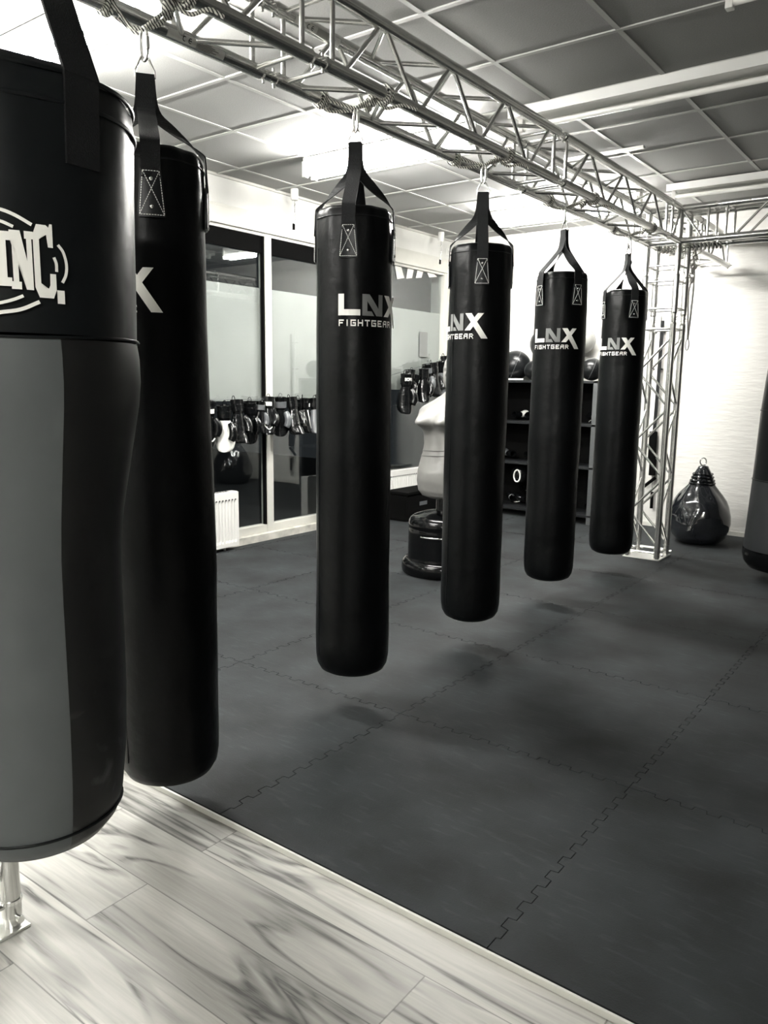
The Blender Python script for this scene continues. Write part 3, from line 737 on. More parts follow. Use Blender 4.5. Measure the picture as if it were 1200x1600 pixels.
bm = lathe(B(), resample(loz, .025), c1, 90, lambda r_, a, z: r_*(1+.004*math.sin(2*a+z*5)), a0=0)
for f in bm.faces:
    cc = f.calc_center_median(); a = math.degrees(math.atan2(cc.y-c1[1], cc.x-c1[0]))
    f.material_index = 1 if -84 < a < -9.5 else 0
obj('lower_body', bm, [M_scuff, M_greyv], t, 60)
bm = B()
for z, rr in ((1.521, .236), (1.900, .2425), (1.948, .2405)):
    obj('piping', path(B(), [(c1[0]+(rr+.001)*math.cos(a), c1[1]+(rr+.001)*math.sin(a), z+.003*math.sin(3*a)) for a in [2*PI*i/80 for i in range(80)]], .0028 if z < 1.6 else .004, 6, closed=True), M_leather_g, t, 60)
path(bm, [(c1[0]+.168*math.cos(a), c1[1]+.168*math.sin(a), .562) for a in [2*PI*i/80 for i in range(80)]], .003, 6, closed=True)
obj('piping', bm, M_leather_g, t, 60)
R1 = .241
for i, a in enumerate([math.radians(q) for q in (5, 95, 185, 275)]):
    d = Vector((math.cos(a), math.sin(a), 0)); w = Vector((-math.sin(a), math.cos(a), 0)); cc = Vector((c1[0], c1[1], 0)); tp = Vector((c1[0]-.02, c1[1]-.01, 2.47))
    pts = [(cc+d*R1+Vector((0, 0, 1.805)), w, d), (cc+d*(R1+.004)+Vector((0, 0, 1.90)), w, d), (cc+d*(R1+.005)+Vector((0, 0, 1.945)), w, d+Vector((0, 0, .2))), (cc+d*(R1-.006)+Vector((0, 0, 1.975)), w, d+Vector((0, 0, .6))),
           ((cc+d*.12+Vector((0, 0, 2.24))), w, d+Vector((0, 0, .5))), (tp+d*.008, w, d)]
    obj('strap', ribbon(B(), pts, .066, .005), M_strap, t)
obj('ring', path(B(), [(c1[0]+.035*math.cos(q), c1[1], 2.49+.035*math.sin(q)) for q in [2*PI*k/16 for k in range(16)]], .005, 8, closed=True), M_chrome, t, 60)
def arc(pts, wd):
    """polyline of (deg, z) -> strip polygon in (u, v)"""
    P = catmull([((math.radians(a)*R1), z, 0) for a, z in pts], 5); L_, Rr = [], []
    for i, p in enumerate(P):
        d = (P[min(i+1, len(P)-1)]-P[max(i-1, 0)]).normalized(); nn = Vector((-d.y, d.x, 0))*wd/2; L_.append((p+nn)); Rr.append((p-nn))
    return [[(L_[i].x, L_[i].y), (L_[i+1].x, L_[i+1].y), (Rr[i+1].x, Rr[i+1].y), (Rr[i].x, Rr[i].y)] for i in range(len(L_)-1)]
def rel(P, a0, z0, sx, sz): return [[(math.radians(a0)*R1+x_*sx, z0+y_*sz) for x_, y_ in p] for p in P]
I_ = [[(0, 0), (1, 0), (1, .16), (0, .16)], [(0, .84), (1, .84), (1, 1), (0, 1)], [(.25, .16), (.75, .16), (.75, .84), (.25, .84)]]
N_ = [[(0, 0), (.42, 0), (.42, .13), (0, .13)], [(.62, .87), (1, .87), (1, 1), (.62, 1)], [(.09, .13), (.32, .13), (.32, .60), (.09, .9)], [(0, .87), (.09, .87), (.32, .60), (.62, 0), (.92, 0), (.92, .05), (.45, 1), (0, 1)],
      [(.70, .46), (.92, .05), (.92, .87), (.70, .87)]]
C_ = [[(0, .14), (.28, .20), (.28, .80), (0, .86)], [(0, .86), (.28, .80), (.36, .87), (.62, .87), (.62, 1), (.18, 1)], [(.62, 1), (.62, .87), (.68, .70), (.92, .70), (.92, 1.02), (.80, 1.02), (.74, .97)],
      [(0, .14), (.18, 0), (.62, 0), (.62, .13), (.36, .13), (.28, .20)], [(.62, 0), (.84, 0), (1, .12), (1, .34), (.72, .34), (.70, .18), (.62, .13)]]
D_ = [[(0, 0), (1, 0), (1, 1), (0, 1)]]
polys = rel(I_, -31.6, 1.598, .026, .086)+rel(N_, -25.7, 1.594, .036, .093)+rel(C_, -17.3, 1.583, .034, .117)+rel(D_, -9.1, 1.575, .0125, .022)
polys += rel([[(0, 0), (1, 0), (1, 1), (0, 1)]], -34, 1.60, .006, .08)
for P, wd in (([(-7.9, 1.671), (-5.9, 1.660), (-4.8, 1.641), (-5.2, 1.624), (-6.8, 1.610)], .005), ([(-9.7, 1.650), (-8.9, 1.640), (-8.9, 1.627)], .005), ([(-34, 1.720), (-28, 1.717), (-23, 1.710), (-17.4, 1.698)], .0055),
              ([(-34, 1.703), (-28.4, 1.699), (-24.0, 1.692)], .005), ([(-34, 1.552), (-30, 1.556), (-23, 1.562), (-16, 1.576)], .006), ([(-34, 1.568), (-30, 1.571), (-25.5, 1.577), (-21.8, 1.584)], .005)):
    polys += arc(P, wd)
obj('lettering', wrap_polys(polys, c1, R1, 0, 0, th=.002), M_print, t, 179, recalc=False)
rp = thing('hanging_rope', (c1[0], c1[1], 2.52), 'rope over the truss carrying the two-tone bag, above the view', 'rope', 'ropes tying the bags to the truss')
b = B()
for s in (-1, 1):
    path(b, [(c1[0]+.01*s, .79+s*CH+(RC+.008)*math.cos(q), 2.575+(RC+.008)*math.sin(q)) for q in [2*PI*k/16 for k in range(16)]], .007, 7, closed=True)
    path(b, [(c1[0], c1[1], 2.52), (c1[0]+.005*s, c1[1]+s*.06, 2.535), (c1[0]+.01*s, c1[1]+s*(CH), 2.545)], .007, 7)
obj('loops', b, M_rope, rp, 60)

# ------------------------------------------------------------------ bag at the right edge
c9 = (-1.0, 6.35)
t = thing('tapered_bag', (c9[0], c9[1], .10), 'dark tapered bag with seams, widening downwards, cut off by the right edge', 'punching bag')
prof = [(0, .10), (.20, .105), (.27, .125), (.305, .17), (.318, .22), (.314, .27)]
lo = prof+[(.312, .30)]
obj('base_band', lathe(B(), resample(prof, .03), c9, 64), M_gloss, t, 60)
obj('lower_body', lathe(B(), resample([(.312, .27), (.312, .30), (.302, .5), (.290, .785)], .04), c9, 64), mat('dark_grey_vinyl', (.013, .0145, .016), .55, bump=(6, .2, 3, .02)), t, 60)
obj('middle_body', lathe(B(), resample([(.290, .785), (.283, 1.0), (.275, 1.29)], .04), c9, 64), M_leather_g, t, 60)
obj('upper_body', lathe(B(), resample([(.275, 1.29), (.262, 1.5), (.243, 1.70), (.22, 1.86), (.16, 1.93), (0, 1.94)], .04), c9, 64), M_leather, t, 60)
for z, rr in ((.785, .291), (1.29, .276), (1.70, .244)): obj('piping', path(B(), [(c9[0]+rr*math.cos(a), c9[1]+rr*math.sin(a), z) for a in [2*PI*i/64 for i in range(64)]], .005, 6, closed=True), M_leather_g, t, 60)
for a in (.3, 1.87, 3.44, 5.01):
    d = Vector((math.cos(a), math.sin(a), 0)); w = Vector((-math.sin(a), math.cos(a), 0)); cc = Vector((c9[0], c9[1], 0))
    obj('strap', ribbon(B(), [(cc+d*.215+Vector((0, 0, 1.80)), w, d), (cc+d*.20+Vector((0, 0, 1.93)), w, d+Vector((0, 0, .5))), (cc+d*.012+Vector((0, .08, 2.38)), w, d)], .05, .004), M_strap, t)
b = B(); path(b, [(c9[0]+.02*math.cos(q), 6.43, 2.40+.025*math.sin(q)) for q in [2*PI*k/14 for k in range(14)]], .005, 8, closed=True)
obj('ring', b, M_chrome, t, 60)
rp = thing('hanging_rope', (c9[0], 6.45, 2.43), 'rope over the right-hand truss holding the tapered bag', 'rope', 'ropes tying the bags to the truss')
b = path(B(), [(c9[0], 6.43, 2.42), (c9[0], 6.45, 2.50), (c9[0], 6.46, 2.545)], .007, 7); path(b, [(c9[0], 6.4575+(RC+.008)*math.cos(q), 2.575+(RC+.008)*math.sin(q)) for q in [2*PI*k/16 for k in range(16)]], .007, 7, closed=True)
obj('loops', b, M_rope, rp, 60)

# ------------------------------------------------------------------ rope bundle and dangling cord at the far column
t = thing('rope_bundle', (-1.93, 6.75, 2.5), 'flecked rope bundle coiled round the far truss corner with dangling carabiner', 'rope')
rg = random.Random(5); b = B()
for k in range(9):
    x0 = -1.99+.03*k; path(b, [(x0+.01*math.sin(2*q), 6.7025+(RC+.011)*math.cos(q), 2.575+(RC+.011)*math.sin(q)) for q in [2*PI*j/14 for j in range(14)]], .0085, 7, closed=True)
for k in range(7):
    c_ = Vector((-1.965+rg.uniform(-.012, .012), 6.745+rg.uniform(-.01, .01), 2.52-.035*k)); q0 = rg.uniform(0, 3)
    path(b, [c_+Vector((.02*math.cos(s)*math.cos(q0), .02*math.cos(s)*math.sin(q0), .022*math.sin(s))) for s in [2*PI*j/10 for j in range(10)]], .0085, 7, closed=True)
obj('coils', b, M_rope, t, 60)
obj('hanging_strand', path(B(), catmull([(-1.965, 6.745, 2.5), (-1.95, 6.75, 2.3), (-1.955, 6.75, 2.05), (-1.965, 6.75, 1.84)], 6), .008, 7), M_rope, t, 60)
obj('second_strand', path(B(), catmull([(-1.97, 6.745, 2.3), (-1.985, 6.75, 2.2), (-1.975, 6.75, 2.0), (-1.965, 6.75, 1.86)], 6), .007, 7), M_rope, t, 60)
obj('hook', path(B(), [(-1.965+.014*math.cos(a), 6.75, 1.795+.045*math.sin(a)) for a in [2*PI*j/16 for j in range(16)]], .004, 7, closed=True), M_rackedge, t, 60)
t = thing('rope_coil', (-2.1, 6.72, 2.52), 'dark rope wrapped along the lower truss tube at the far corner', 'rope')
b = B()
for k in range(7): path(b, [(-2.22+.03*k+.012*math.cos(q*2), 6.7025+(RC+.01)*math.cos(q), 2.575+(RC+.012)*math.sin(q)-.002*k) for q in [2*PI*j/12 for j in range(12)]], .008, 6, closed=True)
obj('coils', b, M_rope, t, 60)
t = thing('dangling_cord', (-2.25, 5.98, 2.55), 'short dangling cord with a small knot beside the last hanging bag', 'cord')
b = path(B(), [(-2.20, 5.95, 2.55), (-2.19, 5.95, 2.48), (-2.19, 5.95, 2.38)], .003, 6); obj('cord', b, M_rack, t)
b = B(); blob(b, (-2.19, 5.95, 2.365), (.013, .013, .017)); obj('knot', b, M_rackedge, t, 60)

# ================================================================== RADIATORS
def radiator(y0, y1, z0, z1, label):
    t = thing('radiator', (-5.0, (y0+y1)/2, z0), label, 'radiator', 'white panel radiators under the windows')
    xf, xb = -4.95, -5.035
    b = box(B(), (xb, y0, z0), (xf-.012, y1, z1), .004)
    obj('panel', b, M_rad, t)
    b = B(); n = max(4, int((y1-y0-.05)/.034)); st = (y1-y0-.05)/n     # fluted front
    v0, v1, v2, v3 = z0+.035, z0+.055, z1-.085, z1-.065
    cols_ = []
    for i in range(n*4+1):
        yy = y0+.025+st*i/4; dx = (0, .0, -.008, -.008)[i % 4]
        cols_.append([b.verts.new((xf, yy, v0)), b.verts.new((xf+dx, yy, v1)), b.verts.new((xf+dx, yy, v2)), b.verts.new((xf, yy, v3))])
    for i in range(len(cols_)-1):
        for k in range(3): b.faces.new((cols_[i][k], cols_[i+1][k], cols_[i+1][k+1], cols_[i][k+1]))
    for lo, hi in (((xf-.012, y0, z0+.0), (xf, y1, v0)), ((xf-.012, y0, v3), (xf, y1, z1-.004)), ((xf-.012, y0, v0), (xf, y0+.025, v3)), ((xf-.012, y1-.025, v0), (xf, y1, v3))): box(b, lo, hi)
    obj('fluted_front', b, M_rad, t)
    b = B()
    for i in range(n): box(b, (xf-.006, y0+.025+st*(i+.52), v3-.006), (xf+.0008, y0+.025+st*(i+.93), v3+.004))
    obj('slots', b, M_shadowgap, t)
    b = B()
    for k in range(int((y1-y0-.06)/.03)): box(b, (xb+.01, y0+.03+.03*k, z1-.001), (xf-.02, y0+.045+.03*k, z1+.0015))
    obj('top_grille', b, M_shadowgap, t)
    b = B()
    for yy in (y0+.12, y1-.12): tube(b, (-5.0, yy, .021 if z0 < .3 else 0), (-5.0, yy, z0+.02), .010)
    for yy in (y0+.12, y1-.12): box(b, (xb-.006, yy-.02, z0+.05), (xb, yy+.02, z1-.05))
    obj('bracket', b, M_rad, t)
radiator(3.35, 4.52, .055, .525, 'white panel radiator beside the low left window, right end showing')
radiator(5.70, 7.50, .085, .52, 'white panel radiator behind the grey mannequin')

# ================================================================== GLOVES ON THE LINE
def rope_z(y): return 1.285 if y < 5.5 else 1.285+(y-5.5)*.19
ln = thing('glove_line', (XW+.03, 6.0, 1.3), 'thin line strung along the windows holding the gloves', 'line')
obj('cord', path(B(), [(XW+.10, 3.3+.2*i, rope_z(3.3+.2*i)+.01) for i in range(24)], .0035, 6), M_rackedge, ln)
def make_glove(x, y, z, rz, lean, sc, mats, label, group, twist=0):
    """a boxing glove hanging by its cuff, knuckles down; z = cuff top"""
    t = thing('boxing_glove', (x, y, z), label, 'boxing glove', group, rz)
    m1, m2, m3 = mats[:3]; m4 = mats[3] if len(mats) > 3 else m3
    Rm = Matrix.Rotation(lean, 3, 'X') @ Matrix.Rotation(twist, 3, 'Y')
    def L(bm):
        for v in bm.verts: v.co = Rm @ (v.co*sc)
        return bm
    b = B()                                              # mitt : padded fist curling forward
    spine = [(0, 0, -.095, .036, .030), (0, .004, -.125, .046, .037), (0, .010, -.165, .056, .047), (0, .012, -.205, .062, .054), (0, .006, -.245, .062, .056), (0, -.008, -.278, .055, .052), (0, -.026, -.298, .042, .040), (0, -.045, -.306, .022, .022)]
    rings = []
    for (px_, py_, pz_, a_, b_) in spine: rings.append([b.verts.new((px_+a_*math.cos(2*PI*k/20), py_+b_*math.sin(2*PI*k/20), pz_-.25*py_)) for k in range(20)])
    for A_, D_2 in zip(rings, rings[1:]):
        for k in range(20): b.faces.new((A_[k], A_[(k+1) % 20], D_2[(k+1) % 20], D_2[k]))
    b.faces.new(rings[0][::-1]); b.faces.new(rings[-1])
    g = obj('mitt', L(b), m1, t, 70, local=True)
    obj('thumb', L(path(B(), catmull([(.040, -.012, -.115), (.058, -.026, -.150), (.060, -.036, -.190), (.046, -.044, -.222)], 4), [.018+.010*math.sin(.35+2.3*k/12) for k in range(13)], 12)), m3, t, 70, local=True)
    b = B(); pr = [(.036, -.100), (.040, -.085), (.043, -.045), (.047, -.006), (.048, .0), (.044, .001), (.040, -.010), (.036, -.07)]
    lathe(b, pr, (0, 0), 20)
    for v in b.verts: v.co.y *= .8
    obj('cuff', L(b), m2, t, 60, local=True)
    b = B(); lathe(b, [(.0405, -.080), (.0455, -.078), (.0475, -.034), (.0435, -.032)], (0, 0), 20)
    for v in b.verts: v.co.y *= .82
    s = obj('wrist_strap', L(b), m3, t, 60, local=True)
    if m4 is M_glovew:                                   # pale tag on the strap and pale piping round the fist
        b = B()
        for k in range(5):
            a = -1.9+.2*k; q = [(a, -.072), (a+.2, -.072), (a+.2, -.042), (a, -.042)]
            b.faces.new([b.verts.new((.0485*math.cos(u_), .0485*.82*math.sin(u_), v_)) for u_, v_ in q])
        obj('tag', L(b), m4, t, local=True)
        obj('piping', L(path(B(), catmull([(-.036, -.034, -.10), (-.040, -.050, -.16), (-.022, -.060, -.225), (.012, -.062, -.255), (.034, -.058, -.235)], 5), .0042, 6)), m4, t, 60, local=True)
    obj('lace_loop', L(path(B(), [(.012*math.cos(q), .03, .006+.022*math.sin(q)) for q in [2*PI*k/12 for k in range(12)]], .0025, 6, closed=True)), m3, t, 60, local=True)
    return t
BK = (M_glove, M_glove, M_glove); WB = (M_glovew, M_glove, M_glove); BG = (M_glove, M_glove, M_gloveg); BW = (M_glove, M_glove, M_glove, M_glovew); GB = (M_gloveg, M_glove, M_glove)
GL = [(4.02, 1.30, 1.5, .15, 1.0, BK, 'glossy black boxing glove at the left end of the line, half behind a bag'),
      (4.24, 1.30, 1.2, .2, 1.08, BW, 'black boxing glove with white strap hanging left of the pale glove'),
      (4.38, 1.28, 1.0, .12, 1.12, WB, 'black and white boxing glove hanging leftmost on the line'),
      (4.56, 1.30, 2.2, -.1, 1.10, BK, 'glossy black boxing glove directly right of the black and white one'),
      (4.69, 1.29, .9, .25, 1.05, BK, 'black boxing glove with thumb turned out, left of the mullion'),
      (4.80, 1.31, 2.0, .1, .8, BG, 'small black glove tucked between larger gloves left of the mullion'),
      (4.93, 1.32, 1.4, -.15, 1.0, BW, 'black boxing glove with pale piping just left of the mullion'),
      (5.06, 1.33, .8, .1, 1.02, BG, 'round black boxing glove in front of the mullion'),
      (5.18, 1.34, 1.9, -.2, 1.02, BK, 'shiny black boxing glove just right of the mullion'),
      (5.30, 1.30, 1.1, .2, .85, BK, 'smaller black glove right of the shiny one on the line'),
      (5.39, 1.32, 2.1, .05, .95, BW, 'black boxing glove with white-marked strap between mullion and bag'),
      (5.50, 1.33, 1.3, -.1, .98, GB, 'dark grey boxing glove hanging left of the full-L bag'),
      (5.62, 1.34, .7, .15, 1.0, BW, 'black glove with bright cuff trim beside the full-L bag edge'),
      (5.75, 1.35, 1.7, .1, 1.0, BK, 'black boxing glove mostly hidden by the full-L bag'),
      (6.97, 1.58, 1.4, .1, 1.15, BK, 'big black boxing glove with small white letters right of the full-L bag'),
      (7.10, 1.60, .9, -.15, .95, BW, 'black glove with pale straps tangled beside the lettered glove'),
      (7.20, 1.56, 2.0, .25, .9, BW, 'black glove with white thumb hanging low beside the lettered glove'),
      (7.30, 1.64, 1.2, .0, 1.0, BK, 'dull black glove in the middle of the right-hand group'),
      (7.42, 1.67, .8, .2, 1.0, BG, 'black glove with grey strap, third from the window corner'),
      (7.53, 1.70, 1.7, -.1, 1.05, BK, 'black glove hanging above the mannequin shoulder'),
      (7.66, 1.73, 1.2, .1, 1.05, GB, 'dark grey glove, second from the window corner'),
      (7.80, 1.77, 1.9, -.1, 1.08, BK, 'black glove nearest the window corner on the line')]
for k, (y, z, rz, ln_, sc, ms, lb) in enumerate(GL):
    make_glove(-4.975+.022*((k*7) % 3-1), y, z-.005-.012*(k % 3), rz-.35+.3*((k*5) % 3-1), ln_, sc*(1.25 if y > 6.9 else 1.14), ms, lb, 'boxing gloves on the window line')
# tiny white lettering on the big glove's cuff
gt = [o for o in C.objects if o.get('label', '').startswith('big black boxing glove')][0]
pt, _ = pix_text('BORX', 0, 0, .0042, .0062, .003)
b = wrap_polys(pt, (0, 0), .0585, -1.25, -.075, th=.001)
bmesh.ops.rotate(b, verts=b.verts, cent=(0, 0, 0), matrix=Matrix.Rotation(-1.05, 3, 'Z'))
obj('lettering', b, M_print, gt, local=True)

# ================================================================== MANNEQUIN TRAINER
bc = (-3.165, 4.975)
t = thing('punching_dummy', (bc[0], bc[1], .02), 'grey rubber torso mannequin on a black round base, half behind a black bag', 'training dummy')
SEC = [  # z, half width x, half depth y, y shift
    (.600, .02, .02, 0), (.605, .10, .085, 0), (.625, .145, .125, 0), (.665, .172, .145, 0), (.74, .185, .150, 0), (.82, .180, .145, 0), (.90, .165, .130, 0), (.97, .150, .115, 0), (1.03, .143, .108, 0),
    (1.10, .148, .108, 0), (1.17, .162, .115, 0), (1.24, .178, .120, 0), (1.30, .188, .118, 0), (1.345, .190, .110, .005), (1.365, .176, .104, .008), (1.385, .152, .096, .008), (1.410, .120, .086, .010), (1.440, .085, .074, .010),
    (1.465, .062, .066, .006), (1.50, .057, .062, .0), (1.525, .060, .070, -.008), (1.545, .066, .085, -.018), (1.575, .072, .096, -.018), (1.62, .078, .100, -.014), (1.67, .080, .102, -.008), (1.72, .075, .095, 0), (1.755, .060, .075, .004), (1.778, .035, .045, .006), (1.785, .005, .006, .006)]
b = B(); n = 64; rings = []
HX, HY = .055, .03                                      # the head sits back and towards the last bag
rows = []
for i in range(len(SEC)-1):
    kk = max(1, int((SEC[i+1][0]-SEC[i][0])/.012))
    for j in range(kk):
        f = j/kk; rows.append([SEC[i][q]+(SEC[i+1][q]-SEC[i][q])*f for q in range(4)])
rows.append(list(SEC[-1]))
for z, a_, b_, ys_ in rows:
    ring = []
    hs = max(0, min(1, (z-1.36)/.12)); wk = 1+.20*(1-hs)
    for k in range(n):
        q = 2*PI*k/n; x = a_*math.copysign(abs(math.cos(q))**.9, math.cos(q)); y = ys_+b_*math.sin(q)
        if y < 0 and z < 1.42:                           # chest, belly (front is -Y)
            for s in (-1, 1):
                d2 = ((x-s*.082)/.068)**2+((z-1.225)/(.055 if z < 1.225 else .095))**2; y -= .105*math.exp(-d2*1.15)
            y += .012*math.exp(-(x/.02)**2)*math.exp(-((z-1.05)/.2)**2)
            y -= .015*math.exp(-((z-.80)/.09)**2)*math.exp(-(x/.09)**2)
        if y < 0 and z > 1.53:                           # face
            y -= .026*math.exp(-(x/.011)**2)*math.exp(-((z-1.625)/.020)**2)       # nose
            y -= .010*math.exp(-(x/.010)**2)*math.exp(-((z-1.65)/.03)**2)
            y -= .009*math.exp(-(x/.045)**2)*math.exp(-((z-1.675)/.010)**2)       # brow
            for s in (-1, 1): y += .012*math.exp(-((x-s*.030)/.013)**2)*math.exp(-((z-1.655)/.010)**2)
            y -= .006*math.exp(-(x/.022)**2)*(math.exp(-((z-1.588)/.005)**2)+math.exp(-((z-1.578)/.005)**2))
            y -= .010*math.exp(-(x/.02)**2)*math.exp(-((z-1.55)/.012)**2)
        for s in (-1, 1): x += s*.014*math.exp(-((y-.01)/.012)**2)*math.exp(-((z-1.63)/.022)**2) if (x*s > 0 and z > 1.55) else 0   # ears
        if z > 1.545: zz = 1.44+(z-1.545)*1.04
        elif z > 1.465: zz = 1.405+(z-1.465)*.4375
        elif z > 1.345: zz = 1.265+(z-1.345)*1.167
        elif z > 1.10: zz = 1.08+(z-1.10)*.755
        else: zz = .60+(z-.60)*.96
        ring.append(b.verts.new((bc[0]+x*wk+HX*hs, bc[1]+y*wk+HY*hs, zz-.01)))
    rings.append(ring)
for A_, D_2 in zip(rings, rings[1:]):
    for k in range(n): b.faces.new((A_[k], A_[(k+1) % n], D_2[(k+1) % n], D_2[k]))
b.faces.new(rings[0][::-1]); b.faces.new(rings[-1])
obj('torso', b, M_skin, t, 80)
b = B()
for z, a_, b_ in ((.959, .1815, .1385), (.921, .189, .147)):
    path(b, [(bc[0]+(a_+.001)*math.copysign(abs(math.cos(q))**.9, math.cos(q)), bc[1]+(b_+.001)*math.sin(q), z+.008*math.cos(q)) for q in [2*PI*k/48 for k in range(48)]], .003, 5, closed=True)
obj('waist_groove', b, mat('groove_grey', (.12, .12, .115), .6), t, 60)
obj('post', tube(B(), (bc[0], bc[1], .47), (bc[0], bc[1], .62), .06, 20), M_gloss, t, 50)
obj('drum', lathe(B(), resample([(r_*1.10, z_) for r_, z_ in [(0, .50), (.06, .50), (.14, .485), (.205, .462), (.228, .445), (.240, .42), (.243, .385), (.240, .375), (.243, .36), (.243, .25), (.245, .14), (.25, .12)]], .02), bc, 64), M_gloss, t, 40)
obj('lip', lathe(B(), [(r_*1.10, z_) for r_, z_ in [(.24, .135), (.262, .132), (.278, .118), (.286, .095), (.288, .06), (.284, .035), (.275, .022), (0, .021)]], bc, 64), M_gloss, t, 40)
obj('handle', path(B(), [(bc[0]+.273*math.cos(q), bc[1]+.273*math.sin(q), .325) for q in [math.radians(-95+5*k) for k in range(12)]], .006, 6), M_chrome, t, 60)

# ------------------------------------------------------------------ things on the floor by the radiator
t = thing('equipment_crate', (-4.78, 6.9, .02), 'black equipment box on the floor under the right radiator', 'box')
obj('body', box(B(), (-4.90, 6.55, .02), (-4.62, 7.35, .30), .02), M_mattblack, t); obj('label_plate', box(B(), (-4.625, 6.78, .17), (-4.618, 6.92, .21)), M_gloveg, t); obj('lid', box(B(), (-4.91, 6.54, .30), (-4.61, 7.36, .33), .008), M_mattblack, t)

# ================================================================== TEARDROP WATER BAG
ac = (-1.955, 7.50)
t = thing('water_bag', (ac[0], ac[1], .02), 'glossy black teardrop water bag sitting on the mats by the white wall', 'water bag')
pr = [(0, .022), (.13, .022), (.19, .035), (.235, .08), (.262, .15), (.272, .22), (.268, .29), (.25, .36), (.222, .42), (.185, .475), (.148, .52), (.115, .56), (.098, .60), (.086, .64), (.068, .68), (.05, .715), (.042, .735), (.0, .745)]
def fa(r_, a, z):
    q = max(0, min(1, (z-.30)/.3)); q2 = max(0, 1-abs(z-.12)/.12)
    return r_*(1+.05*q*math.sin(8*a+z*14)*(1 if z < .70 else 0)+.025*math.sin(3*a+z*11)+.018*math.sin(5*a-z*17)*min(1, r_/.2)+.015*q2*math.sin(5*a-z*20))
obj('body', lathe(B(), resample(pr, .015), ac, 84, fa), M_aqua, t, 80)
b = B()
for z, rr in ((.575, .108), (.60, .102), (.63, .092), (.66, .083)): path(b, [(ac[0]+(rr+.004)*math.cos(q), ac[1]+(rr+.004)*math.sin(q), z+.006*math.sin(q*3)) for q in [2*PI*k/30 for k in range(30)]], .006, 6, closed=True)
obj('neck_binding', b, M_gloss, t, 60)
obj('ring', path(B(), [(ac[0]-.005+.024*math.cos(q), ac[1]+.012*math.cos(q), .775+.034*math.sin(q)) for q in [2*PI*k/16 for k in range(16)]], .006, 8, closed=True), M_chrome, t, 60)

# ================================================================== STORAGE RACK
rx0, rx1, ry0, ry1 = -4.35, -3.08, 7.66, 8.04
t = thing('storage_rack', ((rx0+rx1)/2, 7.85, .02), 'dark steel storage rack full of gear against the back wall', 'rack')
for x in (rx0, rx1-.045):
    for y in (ry0, ry1-.04):
        obj('post', box(B(), (x, y, .02), (x+.045, y+.04, 1.50), .003), M_rackedge if x > -3.5 and y < 7.8 else M_rack, t)
for z in (.12, .62, 1.06, 1.50):
    obj('shelf', box(B(), (rx0, ry0, z-.025), (rx1, ry1, z), .003), M_rack, t)
obj('back_panel', box(B(), (rx0, ry1-.008, .1), (rx1, ry1-.002, 1.48)), M_mattblack, t)
obj('side_panel', box(B(), (rx0+.004, ry0+.04, .1), (rx0+.010, ry1-.04, 1.48)), M_mattblack, t)
obj('side_panel', box(B(), (rx1-.010, ry0+.04, .1), (rx1-.004, ry1-.04, 1.48)), M_mattblack, t)
def ball(x, y, z, r, m, label):
    t = thing('medicine_ball', (x, y, z-r), label, 'ball', 'balls on top of the storage rack')
    b = B(); blob(b, (x, y, z), (r, r, r), u=36, v=24); obj('shell', b, m, t, 179)
    b = B()
    for k in range(2):
        Rm = Matrix.Rotation(.5+k*1.57, 3, 'Z') @ Matrix.Rotation(.35, 3, 'X')
        path(b, [Vector((x, y, z))+Rm @ Vector(((r+.0005)*math.cos(q), 0, (r+.0005)*math.sin(q))) for q in [2*PI*j/40 for j in range(40)]], .0028, 5, closed=True)
    obj('seam', b, M_rackedge, t, 60)
ball(-4.105, 7.84, 1.502+.160, .160, M_ball, 'black medicine ball at the left on the rack top')
ball(-3.855, 7.80, 1.502+.105, .105, M_ball, 'small dark ball beside the left medicine ball on the rack')
ball(-3.775, 7.90, 1.89, .175, M_ball, 'large black ball resting on top of the other rack balls')
ball(-3.52, 7.84, 1.502+.150, .150, M_ball, 'black medicine ball hidden behind the rack-side bag')
ball(-3.215, 7.82, 1.502+.115, .115, M_ball, 'shiny black ball at the right end of the rack top')
ball(-3.375, 7.92, 1.502+.245+.165, .130, M_ballg, 'upper grey ball seen behind the bag before the rack')
t = thing('folded_pad', (-4.05, 7.72, 1.50), 'small white folded pad on the rack top below the left ball', 'pad')
obj('cloth', box(B(), (-4.22, 7.665, 1.501), (-3.93, 7.70, 1.518), .005), M_glovew, t)
k = 0
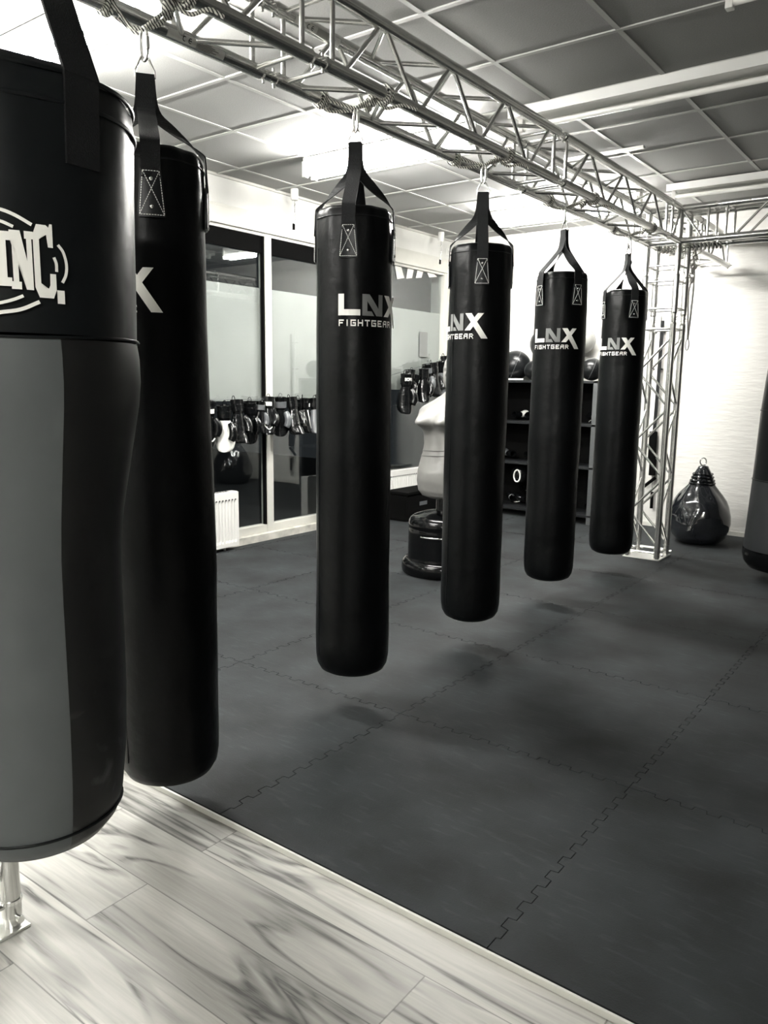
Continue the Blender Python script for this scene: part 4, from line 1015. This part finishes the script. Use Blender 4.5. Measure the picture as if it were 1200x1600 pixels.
RG = [(-4.13, 1.062, WB, 'white-trimmed black glove lying on the upper rack shelf, left side'), (-3.95, 1.062, BK, 'black glove lying on the upper rack shelf beside the trimmed one'),
      (-3.17, 1.062, BW, 'black glove with white markings at the right end of the upper rack shelf'), (-4.12, .622, GB, 'grey-black glove on the middle rack shelf, left side'),
      (-3.96, .622, BW, 'black glove with white strap on the middle rack shelf'), (-3.18, .622, BW, 'black glove with white tag at the right end of the middle rack shelf'),
      (-4.10, .122, BG, 'black and grey glove on the lowest rack shelf'), (-3.92, .122, BW, 'black glove with white loop on the lowest rack shelf'), (-4.0, .25, BW, 'black glove with pale stripe heaped on the lowest shelf gloves'),
      (-3.2, .122, BK, 'black glove at the right end of the lowest rack shelf')]
for i, (x, z, ms, lb) in enumerate(RG):
    g = make_glove(x, 7.80, z+.062, 1.6+.5*((i*3) % 4-1.5), 0, .95, ms, lb, 'gloves on the storage rack')
    g.rotation_euler = (math.radians(90), 0, math.radians(-25+30*(i % 4))); g.location = (x, 7.90, z+.06)
t = thing('head_guard', (-3.98, 7.72, .36), 'black head guard with a white ring on the low rack shelf', 'head guard')
b = B(); blob(b, (-3.98, 7.80, .47), (.10, .08, .10)); obj('shell', b, M_glove, t, 60)
obj('face_ring', path(B(), [(-3.965+.038*math.cos(q), 7.712, .46+.065*math.sin(q)) for q in [2*PI*j/24 for j in range(24)]], .009, 8, closed=True), M_glovew, t, 60)

# ================================================================== TRAINING CABLE ON THE BACK WALL
sx, sy = -2.59, YB-.05
t = thing('suspension_trainer', (sx, YB, 1.8), 'black straps with handles hanging on the back wall behind the column', 'suspension trainer')
obj('wall_rail', box(B(), (sx-.055, YB-.03, .9), (sx-.03, YB, 2.15), .003), M_rad, t)
b = ribbon(B(), [((sx, sy, 2.1), (1, 0, 0), (0, 1, 0)), ((sx-.005, sy, 1.5), (1, 0, 0), (0, 1, 0)), ((sx-.01, sy, .98), (1, 0, 0), (0, 1, 0))], .034, .004)
obj('strap', b, M_strap, t)
b = box(B(), (sx-.05, sy-.03, .70), (sx+.02, sy+.02, 1.00), .01); box(b, (sx-.03, sy-.03, .55), (sx+.03, sy+.02, .72), .01); obj('buckle', b, M_mattblack, t)
obj('handle', tube(B(), (sx-.075, sy, .43), (sx+.035, sy, .53), .017, 12), M_mattblack, t, 50)
obj('lower_cord', tube(B(), (sx+.0, sy, .56), (sx+.012, sy, .36), .003, 6), M_rack, t)
obj('lower_handle', tube(B(), (sx+.012, sy, .38), (sx+.014, sy, .21), .016, 12), M_mattblack, t, 50)
b = B()
for z in (1.98, 1.62): box(b, (sx-.10, YB-.02, z), (sx+.02, YB-.008, z+.012))
obj('peg', b, M_rack, t)
